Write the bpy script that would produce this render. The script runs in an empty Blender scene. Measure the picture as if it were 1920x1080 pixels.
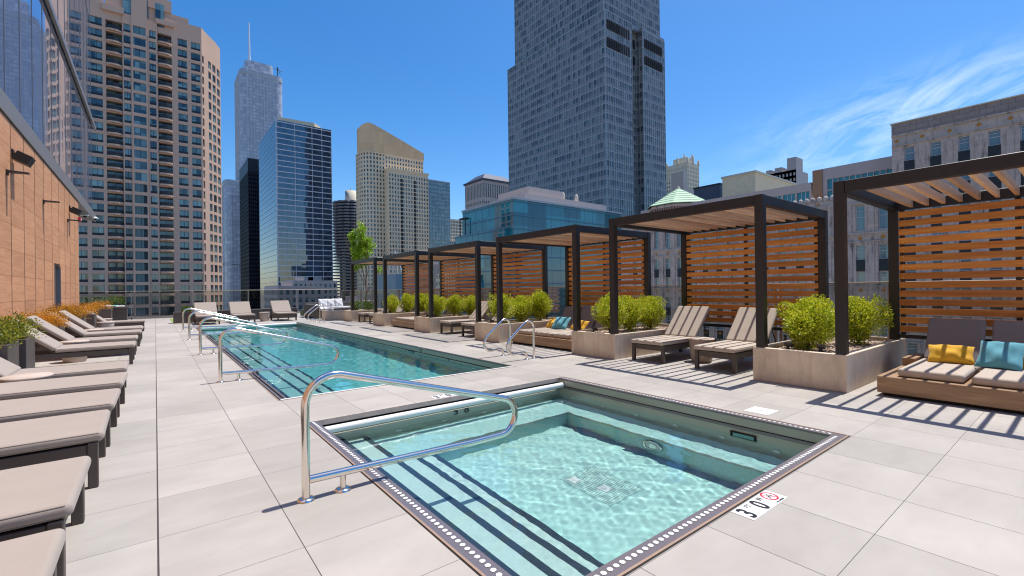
import bpy, bmesh, math, random
import numpy as np
from mathutils import Vector, Matrix
R = math.radians
sc = bpy.context.scene
col = sc.collection
rng = random.Random(7)
# ------------------------------------------------------------------ camera, world, sun
def add_camera():
    yaw, pit, rol = R(37.9127), R(0.0851), R(-0.7204)
    cy, sy = math.cos(yaw), math.sin(yaw)
    f = Vector((sy*math.cos(pit), cy*math.cos(pit), math.sin(pit)))
    r = Vector((cy, -sy, 0)); u = r.cross(f)
    r2 = r*math.cos(rol) + u*math.sin(rol); u2 = -r*math.sin(rol) + u*math.cos(rol)
    cd = bpy.data.cameras.new('camera'); cd.sensor_width = 36; cd.lens = 858.88/1920*36
    cd.clip_start = .05; cd.clip_end = 20000
    o = bpy.data.objects.new('camera', cd); col.objects.link(o)
    m = Matrix((r2, u2, -f)).transposed().to_4x4(); m.translation = (0, 0, 1.35)
    o.matrix_world = m; sc.camera = o
add_camera()
SUN_EL = R(70.2); SUN_AZ = R(91.2)
w = bpy.data.worlds.new('World'); sc.world = w; w.use_nodes = True
nt = w.node_tree; N = nt.nodes; L = nt.links; N.clear()
sky = N.new('ShaderNodeTexSky'); sky.sky_type = 'NISHITA'; sky.sun_disc = False
sky.sun_elevation = SUN_EL; sky.sun_rotation = SUN_AZ; sky.altitude = 200; sky.air_density = 1.0; sky.dust_density = .8; sky.ozone_density = 3.0
hs = N.new('ShaderNodeHueSaturation'); hs.inputs['Saturation'].default_value = 1.38; hs.inputs['Hue'].default_value = .502; hs.inputs['Value'].default_value = .92
L.new(sky.outputs[0], hs.inputs['Color'])
# thin cirrus, laid out by compass direction and height
tc = N.new('ShaderNodeTexCoord'); sx = N.new('ShaderNodeSeparateXYZ'); L.new(tc.outputs['Generated'], sx.inputs[0])
def M(op, a, b=None, c=None, clamp=False, tree=None):
    t = tree or nt
    n = t.nodes.new('ShaderNodeMath'); n.operation = op; n.use_clamp = clamp
    for i, v in enumerate((a, b, c)):
        if v is None: continue
        if hasattr(v, 'is_output'): t.links.new(v, n.inputs[i])
        else: n.inputs[i].default_value = v
    return n.outputs[0]
az = M('ARCTAN2', sx.outputs[0], sx.outputs[1])
el = M('ARCSINE', sx.outputs[2])
cmb = N.new('ShaderNodeCombineXYZ')
# shear so the streaks rise to the right
L.new(M('MULTIPLY', M('SUBTRACT', az, M('MULTIPLY', el, .5)), 12.0), cmb.inputs[0]); L.new(M('MULTIPLY', M('SUBTRACT', el, M('MULTIPLY', az, .22)), 26.0), cmb.inputs[1])
nz = N.new('ShaderNodeTexNoise'); nz.inputs['Scale'].default_value = 1.0; nz.inputs['Detail'].default_value = 9; nz.inputs['Roughness'].default_value = .62; nz.inputs['Distortion'].default_value = .6
L.new(cmb.outputs[0], nz.inputs['Vector'])
def gauss(v, c, s):
    d = M('DIVIDE', M('SUBTRACT', v, c), s); return M('POWER', 2.718, M('MULTIPLY', M('MULTIPLY', d, d), -1.0))
m1 = M('MULTIPLY', gauss(az, R(80), R(10.5)), gauss(M('SUBTRACT', el, M('MULTIPLY', M('SUBTRACT', az, R(79)), .10)), R(16.2), R(2.4)))
m2 = M('MULTIPLY', gauss(az, R(74), R(12)), gauss(M('SUBTRACT', el, M('MULTIPLY', M('SUBTRACT', az, R(74)), .05)), R(12.6), R(1.2)))
cov = M('ADD', m1, M('MULTIPLY', m2, .45))
cl = M('MULTIPLY', M('SUBTRACT', nz.outputs[0], .40, clamp=True), 4.2, clamp=True)
cl = M('MULTIPLY', M('MULTIPLY', cl, cov), .42, clamp=True)
mx = N.new('ShaderNodeMix'); mx.data_type = 'RGBA'; L.new(cl, mx.inputs[0]); L.new(hs.outputs[0], mx.inputs[6]); mx.inputs[7].default_value = (6.4, 7.0, 8.2, 1)
bg = N.new('ShaderNodeBackground'); bg.inputs[1].default_value = .15; L.new(mx.outputs[2], bg.inputs[0])
wo = N.new('ShaderNodeOutputWorld'); L.new(bg.outputs[0], wo.inputs[0])
sd = bpy.data.lights.new('sun', 'SUN'); sd.energy = 4.2; sd.angle = R(.42); sd.color = (1, .955, .89)
sd.cycles.is_caustics_light = True
so = bpy.data.objects.new('sun', sd); col.objects.link(so)
sdir = Vector((math.cos(SUN_EL)*math.sin(SUN_AZ), math.cos(SUN_EL)*math.cos(SUN_AZ), math.sin(SUN_EL)))
so.rotation_euler = sdir.to_track_quat('Z', 'Y').to_euler(); so.location = (20, 0, 60)
sc.view_settings.view_transform = 'Standard'; sc.view_settings.look = 'None'; sc.view_settings.exposure = .35; sc.view_settings.gamma = 1
sc.render.engine = 'CYCLES'; cy = sc.cycles
cy.max_bounces = 7; cy.diffuse_bounces = 3; cy.glossy_bounces = 4; cy.transmission_bounces = 4; cy.transparent_max_bounces = 14
cy.caustics_reflective = False; cy.caustics_refractive = True; cy.use_denoising = True; cy.sample_clamp_indirect = 6; cy.denoising_prefilter = 'ACCURATE'; cy.denoising_input_passes = 'RGB_ALBEDO_NORMAL'; cy.pixel_filter_type = 'BLACKMAN_HARRIS'; cy.filter_width = 1.15
# ------------------------------------------------------------------ materials
class NT:
    def __init__(s, name):
        s.m = bpy.data.materials.new(name); s.m.use_nodes = True; s.t = s.m.node_tree; s.t.nodes.clear()
        s.out = s.t.nodes.new('ShaderNodeOutputMaterial')
    def n(s, typ, **k):
        n = s.t.nodes.new('ShaderNode'+typ)
        for a, b in k.items():
            if a in n.bl_rna.properties: setattr(n, a, b)
            else: s.set(n, a, b)
        return n
    def set(s, n, a, b):
        i = n.inputs[a.replace('_', ' ')] if not a.startswith('i') or not a[1:].isdigit() else n.inputs[int(a[1:])]
        if hasattr(b, 'is_output'): s.t.links.new(b, i)
        else: i.default_value = b if not (isinstance(b, tuple) and len(b) == 3 and i.type == 'RGBA') else (*b, 1)
    def M(s, op, a, b=None, c=None, clamp=False): return M(op, a, b, c, clamp, s.t)
    def mix(s, f, a, b):
        n = s.n('Mix', data_type='RGBA'); s.set(n, 'i0', f); s.set(n, 'i6', a); s.set(n, 'i7', b); return n.outputs[2]
    def noise(s, vec, scale, detail=4, rough=.55, dist=0):
        n = s.n('TexNoise'); n.inputs['Scale'].default_value = scale; n.inputs['Detail'].default_value = detail; n.inputs['Roughness'].default_value = rough; n.inputs['Distortion'].default_value = dist
        if vec is not None: s.t.links.new(vec, n.inputs['Vector'])
        return n.outputs[0]
    def ramp(s, f, *st):
        n = s.n('ValToRGB'); s.t.links.new(f, n.inputs[0]); e = n.color_ramp.elements
        while len(e) < len(st): e.new(.5)
        for k, (p, c) in enumerate(st):
            e[k].position = p; e[k].color = (*c, 1) if isinstance(c, tuple) else (c, c, c, 1)
        return n.outputs[0]
    def mapv(s, vec, scale=(1,1,1), loc=(0,0,0)):
        n = s.n('Mapping'); s.t.links.new(vec, n.inputs[0]); n.inputs['Scale'].default_value = scale; n.inputs['Location'].default_value = loc; return n.outputs[0]
    def obj(s): return s.n('TexCoord').outputs['Object']
    def bump(s, h, st=.3, d=.01):
        n = s.n('Bump'); n.inputs['Strength'].default_value = st; n.inputs['Distance'].default_value = d; s.t.links.new(h, n.inputs['Height']); return n.outputs[0]
    def bsdf(s, color, rough=.6, metal=0., normal=None, spec=.5, ior=None, **k):
        b = s.n('BsdfPrincipled'); s.set(b, 'Base_Color', color); s.set(b, 'Roughness', rough); s.set(b, 'Metallic', metal); s.set(b, 'Specular_IOR_Level', spec)
        if ior: s.set(b, 'IOR', ior)
        if normal is not None: s.set(b, 'Normal', normal)
        for a, v in k.items(): s.set(b, a, v)
        s.t.links.new(b.outputs[0], s.out.inputs[0]); return b
def C(*c):  # srgb 0-255 -> linear
    return tuple(((x/255+.055)/1.055)**2.4 if x > 10 else x/255/12.92 for x in c)
def simple(name, c, rough=.6, metal=0., var=.12, scale=6., bump=0., spec=.5, detail=4, stretch=(1,1,1), bd=.01):
    t = NT(name); o = t.mapv(t.obj(), stretch); n = t.noise(o, scale, detail)
    a = tuple(x*(1-var) for x in c); b = tuple(min(1, x*(1+var)) for x in c)
    colr = t.mix(n, a, b); nm = t.bump(n, bump, bd) if bump else None
    t.bsdf(colr, rough, metal, nm, spec); return t.m
MT = {}
def deck_mat():
    t = NT('deck_porcelain'); o = t.obj(); s = t.n('SeparateXYZ'); t.t.links.new(o, s.inputs[0])
    gx = t.M('DIVIDE', s.outputs[0], .61); gy = t.M('DIVIDE', t.M('SUBTRACT', s.outputs[1], 1.37), .61)
    fx = t.M('FLOOR', gx); fy = t.M('FLOOR', gy)
    cb = t.n('CombineXYZ'); t.t.links.new(fx, cb.inputs[0]); t.t.links.new(fy, cb.inputs[1])
    wn = t.n('TexWhiteNoise', noise_dimensions='3D'); t.t.links.new(cb.outputs[0], wn.inputs[0])
    off = t.n('VectorMath', operation='MULTIPLY_ADD'); t.t.links.new(wn.outputs[1], off.inputs[0]); off.inputs[1].default_value = (9, 9, 9); t.t.links.new(o, off.inputs[2])
    n1 = t.noise(t.mapv(off.outputs[0], (1.0, 2.1, 1)), 2.2, 6, .6, .4); n2 = t.noise(off.outputs[0], 160, 2); n3 = t.noise(o, .5, 3)
    base = t.mix(n1, C(163, 156, 148), C(188, 182, 174))
    tint = t.mix(wn.outputs[0], (.89, .89, .89), (1.06, 1.055, 1.06))
    mm = t.n('Mix', data_type='RGBA', blend_type='MULTIPLY'); t.set(mm, 'i0', 1.0); t.set(mm, 'i6', base); t.set(mm, 'i7', tint)
    sp = t.ramp(n2, (.27, .82), (.36, 1.0)); m2 = t.n('Mix', data_type='RGBA', blend_type='MULTIPLY'); t.set(m2, 'i0', .6); t.set(m2, 'i6', mm.outputs[2]); t.set(m2, 'i7', sp)
    st = t.ramp(n3, (.36, .90), (.64, 1.04)); m3 = t.n('Mix', data_type='RGBA', blend_type='MULTIPLY'); t.set(m3, 'i0', 1.0); t.set(m3, 'i6', m2.outputs[2]); t.set(m3, 'i7', st)
    def edge(g, wv): # distance to nearest line, in tiles
        f = t.M('FRACT', t.M('ADD', g, .5)); return t.M('LESS_THAN', t.M('ABSOLUTE', t.M('SUBTRACT', f, .5)), wv)
    # some lines run wider than others
    wx = t.M('ADD', .0038, t.M('MULTIPLY', t.M('LESS_THAN', t.M('ABSOLUTE', t.M('SUBTRACT', gx, 0.0)), .5), .0035))
    j = t.M('MAXIMUM', edge(gx, wx), edge(gy, .0026))
    fin = t.mix(j, m3.outputs[2], C(70, 62, 60))
    hgt = t.M('SUBTRACT', t.M('ADD', t.M('MULTIPLY', wn.outputs[0], .25), t.M('MULTIPLY', n1, .2)), t.M('MULTIPLY', j, .8))
    t.bsdf(fin, t.M('ADD', .50, t.M('MULTIPLY', n1, .18)), 0, t.bump(hgt, .35, .004), spec=.45); return t.m
MT['deck'] = deck_mat()
def wood_mat(name, c1, c2, c3, grain=(30, 1.2, 30), rough=.45, island=True, gloss=.5):
    t = NT(name); o = t.obj(); g = t.n('NewGeometry'); oi = t.n('ObjectInfo')
    r = g.outputs['Random Per Island'] if island else oi.outputs['Random']
    cb = t.n('CombineXYZ'); 
    for i in range(3): t.t.links.new(t.M('MULTIPLY', r, 31.7+i*13), cb.inputs[i])
    ad = t.n('VectorMath', operation='ADD'); t.t.links.new(o, ad.inputs[0]); t.t.links.new(cb.outputs[0], ad.inputs[1])
    n = t.noise(t.mapv(ad.outputs[0], grain), 1.6, 6, .62, .5); n2 = t.noise(t.mapv(ad.outputs[0], tuple(x*.18 for x in grain)), 1.5, 3, .5)
    a = t.mix(t.ramp(n, (.32, 0.), (.68, 1.)), c1, c2); b = t.mix(t.ramp(n2, (.4, 0.), (.75, 1.)), a, c3)
    rr = t.ramp(r, (0, .78), (1, 1.14)); m = t.n('Mix', data_type='RGBA', blend_type='MULTIPLY'); t.set(m, 'i0', 1.0); t.set(m, 'i6', b); t.set(m, 'i7', rr)
    t.bsdf(m.outputs[2], rough, 0, t.bump(n, .25, .003), spec=gloss); return t.m
MT['ipe_y'] = wood_mat('oiled_slat_wood', C(206, 124, 52), C(244, 168, 86), C(182, 100, 46), (22, 1.3, 22))
MT['ipe_x'] = wood_mat('roof_slat_wood', C(232, 180, 136), C(252, 216, 172), C(204, 146, 102), (1.3, 22, 22))
MT['teak'] = wood_mat('teak_veneer', C(150, 118, 88), C(184, 150, 114), C(132, 100, 74), (16, 1.2, 16), .5)
def steel(name, base=(.62, .6, .57), rough=.16):
    t = NT(name); n = t.noise(t.mapv(t.obj(), (3, 3, 3)), 6, 3); t.bsdf(base, t.M('ADD', rough-.04, t.M('MULTIPLY', n, .1)), 1.0); return t.m
MT['chrome'] = steel('polished_steel', (.80, .74, .67), .15)
MT['brushed'] = simple('brushed_steel', C(128, 120, 124), .38, .45, .06, 20)
MT['trim'] = simple('bronze_trim', C(178, 150, 128), .4, .3, .1)
MT['black'] = simple('dark_bronze_powdercoat', C(38, 33, 31), .42, 0, .15, 9, .05)
MT['charcoal'] = simple('charcoal_frame', C(82, 72, 66), .5, 0, .1, 9, .05)
MT['boxgrey'] = simple('planter_charcoal', C(88, 80, 76), .5, 0, .12, 3, .05)
def fabric(name, c, var=.07, sc_=240, rough=.85):
    t = NT(name); o = t.obj(); n = t.noise(o, sc_, 2); n2 = t.noise(o, 3.5, 4, .6)
    a = t.mix(n2, tuple(x*(1-var) for x in c), tuple(min(1, x*(1+var)) for x in c))
    h = t.M('ADD', t.M('MULTIPLY', n, .15), t.M('MULTIPLY', n2, 1.4))
    t.bsdf(a, rough, 0, t.bump(h, .45, .012), spec=.25, Sheen_Weight=.15); return t.m
MT['cush'] = fabric('taupe_canvas', C(190, 176, 162))
MT['cushlight'] = fabric('light_taupe_canvas', C(162, 150, 140))
MT['yellow'] = fabric('mustard_canvas', C(224, 172, 52)); MT['teal'] = fabric('teal_canvas', C(96, 162, 178)); MT['white'] = fabric('white_canvas', C(226, 226, 228))
MT['towel'] = fabric('aqua_towel', C(120, 190, 190))
def concrete(name, c, spec=.3):
    t = NT(name); o = t.obj(); n = t.noise(o, 2.2, 8, .65, .3); n2 = t.noise(o, 45, 3); n3 = t.noise(t.mapv(o, (5, 5, .7)), 2.4, 4, .6)
    a = t.mix(t.ramp(n, (.3, 0.), (.7, 1.)), tuple(x*.80 for x in c), tuple(x*1.12 for x in c))
    b = t.mix(t.ramp(n3, (.52, 0.), (.78, .5)), a, tuple(x*y for x, y in zip(c, (.66, .56, .46))))
    pit = t.ramp(n2, (.28, .7), (.36, 1.)); m = t.n('Mix', data_type='RGBA', blend_type='MULTIPLY'); t.set(m, 'i0', .6); t.set(m, 'i6', b); t.set(m, 'i7', pit)
    t.bsdf(m.outputs[2], .8, 0, t.bump(t.M('ADD', n, t.M('MULTIPLY', n2, .4)), .3, .006), spec=spec); return t.m
MT['concrete'] = concrete('cast_concrete', C(228, 210, 188)); MT['drum'] = concrete('drum_concrete', C(196, 180, 168))
def plaster(name, c, c2):
    t = NT(name); o = t.obj(); n = t.noise(o, 55, 3, .7); n2 = t.noise(o, 1.6, 4)
    a = t.mix(t.ramp(n, (.35, 0.), (.62, 1.)), c2, c); b = t.mix(n2, tuple(x*.92 for x in c), a)
    t.bsdf(b, .6, 0, None, spec=.3); return t.m
MT['poolfloor'] = plaster('aqua_pool_plaster', C(122, 205, 205), C(104, 188, 190)); MT['tubfloor'] = plaster('pale_aqua_plaster', C(196, 232, 226), C(160, 205, 198))
MT['step'] = plaster('pale_step_plaster', C(214, 232, 226), C(190, 214, 206)); MT['poolwall'] = simple('pool_wall_plaster', C(120, 176, 176), .5, 0, .1, 3)
MT['nosing'] = simple('dark_blue_tile', C(52, 62, 78), .35, 0, .5, 60)
MT['tubwall'] = simple('tub_wall_steel', C(178, 176, 164), .35, .15, .12, 3)
MT['whitepaint'] = simple('white_plastic', C(232, 232, 230), .35, 0, .04, 5); MT['inkblack'] = simple('black_glaze', C(40, 40, 46), .35, 0, .1); MT['red'] = simple('red_glaze', C(196, 40, 60), .35, 0, .1)
MT['slot'] = simple('dark_slot', C(26, 22, 20), .8, 0, .1)
def water_mat(name, tint, amp, scale):
    t = NT(name); o = t.obj(); n = t.noise(t.mapv(o, (1, 1.3, 1)), scale, 3, .5, .7); n2 = t.noise(o, scale*.25, 3, .5, .3)
    nm = t.bump(t.M('ADD', t.M('MULTIPLY', n, .5), n2), 1.0, amp)
    fr = t.n('Fresnel'); fr.inputs[0].default_value = 1.33; t.t.links.new(nm, fr.inputs[1])
    tr = t.n('BsdfTransparent'); tr.inputs[0].default_value = (*tint, 1); gl = t.n('BsdfGlossy'); gl.inputs['Roughness'].default_value = .02; t.t.links.new(nm, gl.inputs['Normal'])
    ms = t.n('MixShader'); t.t.links.new(fr.outputs[0], ms.inputs[0]); t.t.links.new(tr.outputs[0], ms.inputs[1]); t.t.links.new(gl.outputs[0], ms.inputs[2]); t.t.links.new(ms.outputs[0], t.out.inputs[0]); return t.m
def glass_water(name, tint):
    t = NT(name); g = t.n('BsdfGlass'); g.inputs[0].default_value = (*tint, 1); g.inputs['IOR'].default_value = 1.33; g.inputs['Roughness'].default_value = 0; t.t.links.new(g.outputs[0], t.out.inputs[0]); return t.m
MT['water'] = glass_water('pool_water', (.84, .97, .975)); MT['tubwater'] = glass_water('tub_water', (.88, .98, .975))
def clear_glass(name, tint, rough=.0, refl=1.0):
    t = NT(name); fr = t.n('Fresnel'); fr.inputs[0].default_value = 1.5; f = t.M('MULTIPLY', fr.outputs[0], refl)
    tr = t.n('BsdfTransparent'); tr.inputs[0].default_value = (*tint, 1); gl = t.n('BsdfGlossy'); gl.inputs['Roughness'].default_value = rough
    ms = t.n('MixShader'); t.t.links.new(f, ms.inputs[0]); t.t.links.new(tr.outputs[0], ms.inputs[1]); t.t.links.new(gl.outputs[0], ms.inputs[2]); t.t.links.new(ms.outputs[0], t.out.inputs[0]); return t.m
MT['railglass'] = clear_glass('guardrail_glass', (.82, .82, .80), 0, .4); MT['railgrey'] = simple('grey_rail_paint', C(158, 146, 136), .45, .2, .08)
def leaf_mat(name, c1, c2, c3):
    t = NT(name); g = t.n('NewGeometry'); r = g.outputs['Random Per Island']
    cc = t.ramp(r, (0, c1), (.5, c2), (1, c3)); b = t.n('BsdfPrincipled'); t.set(b, 'Base_Color', cc); t.set(b, 'Roughness', .45)
    tl = t.n('BsdfTranslucent'); t.set(tl, 'Color', cc); ms = t.n('MixShader'); ms.inputs[0].default_value = .35
    t.t.links.new(b.outputs[0], ms.inputs[1]); t.t.links.new(tl.outputs[0], ms.inputs[2]); t.t.links.new(ms.outputs[0], t.out.inputs[0]); return t.m
MT['box'] = leaf_mat('boxwood_leaves', C(112, 142, 24), C(192, 204, 36), C(242, 232, 80)); MT['tree'] = leaf_mat('maple_leaves', C(110, 150, 22), C(150, 190, 32), C(190, 216, 60))
MT['rust'] = leaf_mat('barberry_leaves', C(180, 120, 22), C(224, 154, 30), C(238, 184, 56)); MT['hedge'] = leaf_mat('privet_leaves', C(70, 96, 22), C(130, 142, 36), C(190, 176, 60))
MT['darkleaf'] = leaf_mat('dark_shrub_leaves', C(48, 78, 20), C(86, 118, 26), C(140, 164, 40)); MT['redbrown'] = leaf_mat('copper_leaves', C(150, 100, 26), C(196, 140, 34), C(222, 176, 56))
MT['bark'] = simple('grey_bark', C(112, 92, 74), .9, 0, .3, 20, .5); MT['soil'] = simple('dark_mulch', C(70, 52, 40), .95, 0, .4, 40, .6)
MT['stones'] = NT('pea_gravel'); t = MT['stones']; t.bsdf(t.ramp(t.n('NewGeometry').outputs['Random Per Island'], (0, C(150, 116, 96)), (.5, C(196, 168, 146)), (1, C(222, 206, 190))), .8); MT['stones'] = t.m
def panel_mat():
    t = NT('woodgrain_wall_panel'); o = t.obj(); s = t.n('SeparateXYZ'); t.t.links.new(o, s.inputs[0])
    r = t.n('NewGeometry').outputs['Random Per Island']
    cb = t.n('CombineXYZ'); t.t.links.new(t.M('MULTIPLY', r, 40.), cb.inputs[1]); t.t.links.new(t.M('MULTIPLY', r, 17.), cb.inputs[2])
    ad = t.n('VectorMath', operation='ADD'); t.t.links.new(o, ad.inputs[0]); t.t.links.new(cb.outputs[0], ad.inputs[1])
    n = t.noise(t.mapv(ad.outputs[0], (1, .7, 9)), 1.6, 6, .6, .9); n2 = t.noise(t.mapv(ad.outputs[0], (1, 1.5, 40)), 2, 4)
    a = t.mix(t.ramp(n, (.3, 0.), (.7, 1.)), C(208, 146, 104), C(236, 178, 134)); b = t.mix(t.M('MULTIPLY', n2, .35), a, C(160, 110, 82))
    rr = t.ramp(r, (0, .9), (1, 1.06)); m = t.n('Mix', data_type='RGBA', blend_type='MULTIPLY'); t.set(m, 'i0', 1.0); t.set(m, 'i6', b); t.set(m, 'i7', rr)
    t.bsdf(m.outputs[2], .55, 0, t.bump(n2, .15, .004), spec=.35); return t.m
MT['panel'] = panel_mat(); MT['joint'] = simple('panel_joint', C(52, 26, 20), .8); MT['fascia'] = simple('grey_fascia_metal', C(150, 144, 142), .4, .3, .06, 2)
# city materials
def tower_glass(name, c_dark, c_light, pw, ph, ior=2.1, rough=.04, lightfrac=.5, wav=.02, spandrel=None, sp_frac=.3, metal=0.):
    """glass skin: every pane its own depth of tint and slight tilt, blinds in some; spandrel band per storey"""
    t = NT(name); o = t.obj(); sc_ = t.mapv(o, (1/pw, 1/pw, 1/ph), (.37, .37, .0)); fl = t.n('VectorMath', operation='FLOOR'); t.t.links.new(sc_, fl.inputs[0])
    wn = t.n('TexWhiteNoise', noise_dimensions='3D'); t.t.links.new(fl.outputs[0], wn.inputs[0])
    big = t.noise(t.mapv(o, (1, 1, .6)), .035, 3)
    f = t.M('ADD', t.M('MULTIPLY', wn.outputs[0], .6), t.M('MULTIPLY', big, .4)); cc = t.mix(t.ramp(f, (.25, 0.), (.25+lightfrac, 1.)), c_dark, c_light)
    if spandrel:
        s = t.n('SeparateXYZ'); t.t.links.new(sc_, s.inputs[0]); k = t.M('LESS_THAN', t.M('FRACT', s.outputs[2]), sp_frac); cc = t.mix(k, cc, spandrel)
    nv = t.n('VectorMath', operation='MULTIPLY_ADD'); t.t.links.new(wn.outputs[1], nv.inputs[0]); nv.inputs[1].default_value = (wav, wav, wav); g = t.n('NewGeometry')
    sb = t.n('VectorMath', operation='SUBTRACT'); t.t.links.new(g.outputs['Normal'], sb.inputs[0]); sb.inputs[1].default_value = (wav/2, wav/2, wav/2); t.t.links.new(sb.outputs[0], nv.inputs[2])
    nn = t.n('VectorMath', operation='NORMALIZE'); t.t.links.new(nv.outputs[0], nn.inputs[0])
    t.bsdf(cc, rough, metal, nn.outputs[0], ior=ior); return t.m
def stone_mat(name, c, bw=1.2, bh=.6, dirt=.5, mortar=.75):
    t = NT(name); o = t.obj(); s = t.n('SeparateXYZ'); t.t.links.new(o, s.inputs[0]); cb = t.n('CombineXYZ'); t.t.links.new(t.M('ADD', s.outputs[0], s.outputs[1]), cb.inputs[0]); t.t.links.new(s.outputs[2], cb.inputs[1])
    br = t.n('TexBrick'); t.t.links.new(cb.outputs[0], br.inputs[0]); br.inputs['Color1'].default_value = (*[x*.9 for x in c], 1); br.inputs['Color2'].default_value = (*[x*1.08 for x in c], 1); br.inputs['Mortar'].default_value = (*[x*mortar for x in c], 1)
    br.inputs['Scale'].default_value = 1; br.inputs['Brick Width'].default_value = bw; br.inputs['Row Height'].default_value = bh; br.inputs['Mortar Size'].default_value = .02
    n = t.noise(t.mapv(o, (1.6, 1.6, .35)), 1.0, 6, .7, .4); n2 = t.noise(o, 3, 6, .7)
    d = t.mix(t.M('MULTIPLY', t.ramp(n, (.52, 0.), (.66, 1.)), dirt), br.outputs[0], tuple(x*.2 for x in c)); e = t.mix(t.ramp(n2, (.3, 0.), (.75, .4)), d, tuple(x*.7 for x in c))
    t.bsdf(e, .85, spec=.2); return t.m
MT['st_tan'] = simple('tan_precast', C(206, 172, 150), .85, 0, .06, .15); MT['st_tan2'] = simple('pale_precast', C(236, 212, 178), .85, 0, .06, .15)
MT['limestone'] = stone_mat('weathered_limestone', C(206, 188, 176), 1.1, .55, .85); MT['parapet'] = stone_mat('dark_block_parapet', C(160, 146, 140), 1.1, .62, .2, .45); MT['beige'] = stone_mat('beige_brick', C(255, 226, 186), .8, .3, .12, .85)
MT['greyconc'] = simple('grey_concrete_panel', C(184, 174, 170), .8, 0, .12, .6, stretch=(1, 2, .3)); MT['darkmetal'] = simple('dark_louvre_metal', C(74, 80, 96), .6, .1, .1, .5, stretch=(8, 8, .1))
MT['winglass'] = tower_glass('window_glass', C(26, 44, 50), C(150, 184, 180), 1.1, 3.1, 1.9, .06, .7, .03); MT['windark'] = simple('window_frame_dark', C(30, 36, 40), .5); MT['winwhite'] = simple('window_frame_white', C(206, 204, 208), .6)
MT['copper'] = simple('green_copper_roof', C(178, 204, 168), .7, 0, .12, 1.2, stretch=(.3, .3, 6)); MT['orange'] = simple('orange_terracotta', C(190, 128, 56), .7)
MT['asphalt'] = simple('city_ground', (.24, .225, .20), .9, 0, .5, .02); MT['bone'] = simple('ivory_terracotta', C(214, 204, 182), .8, 0, .1, .3)
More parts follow.
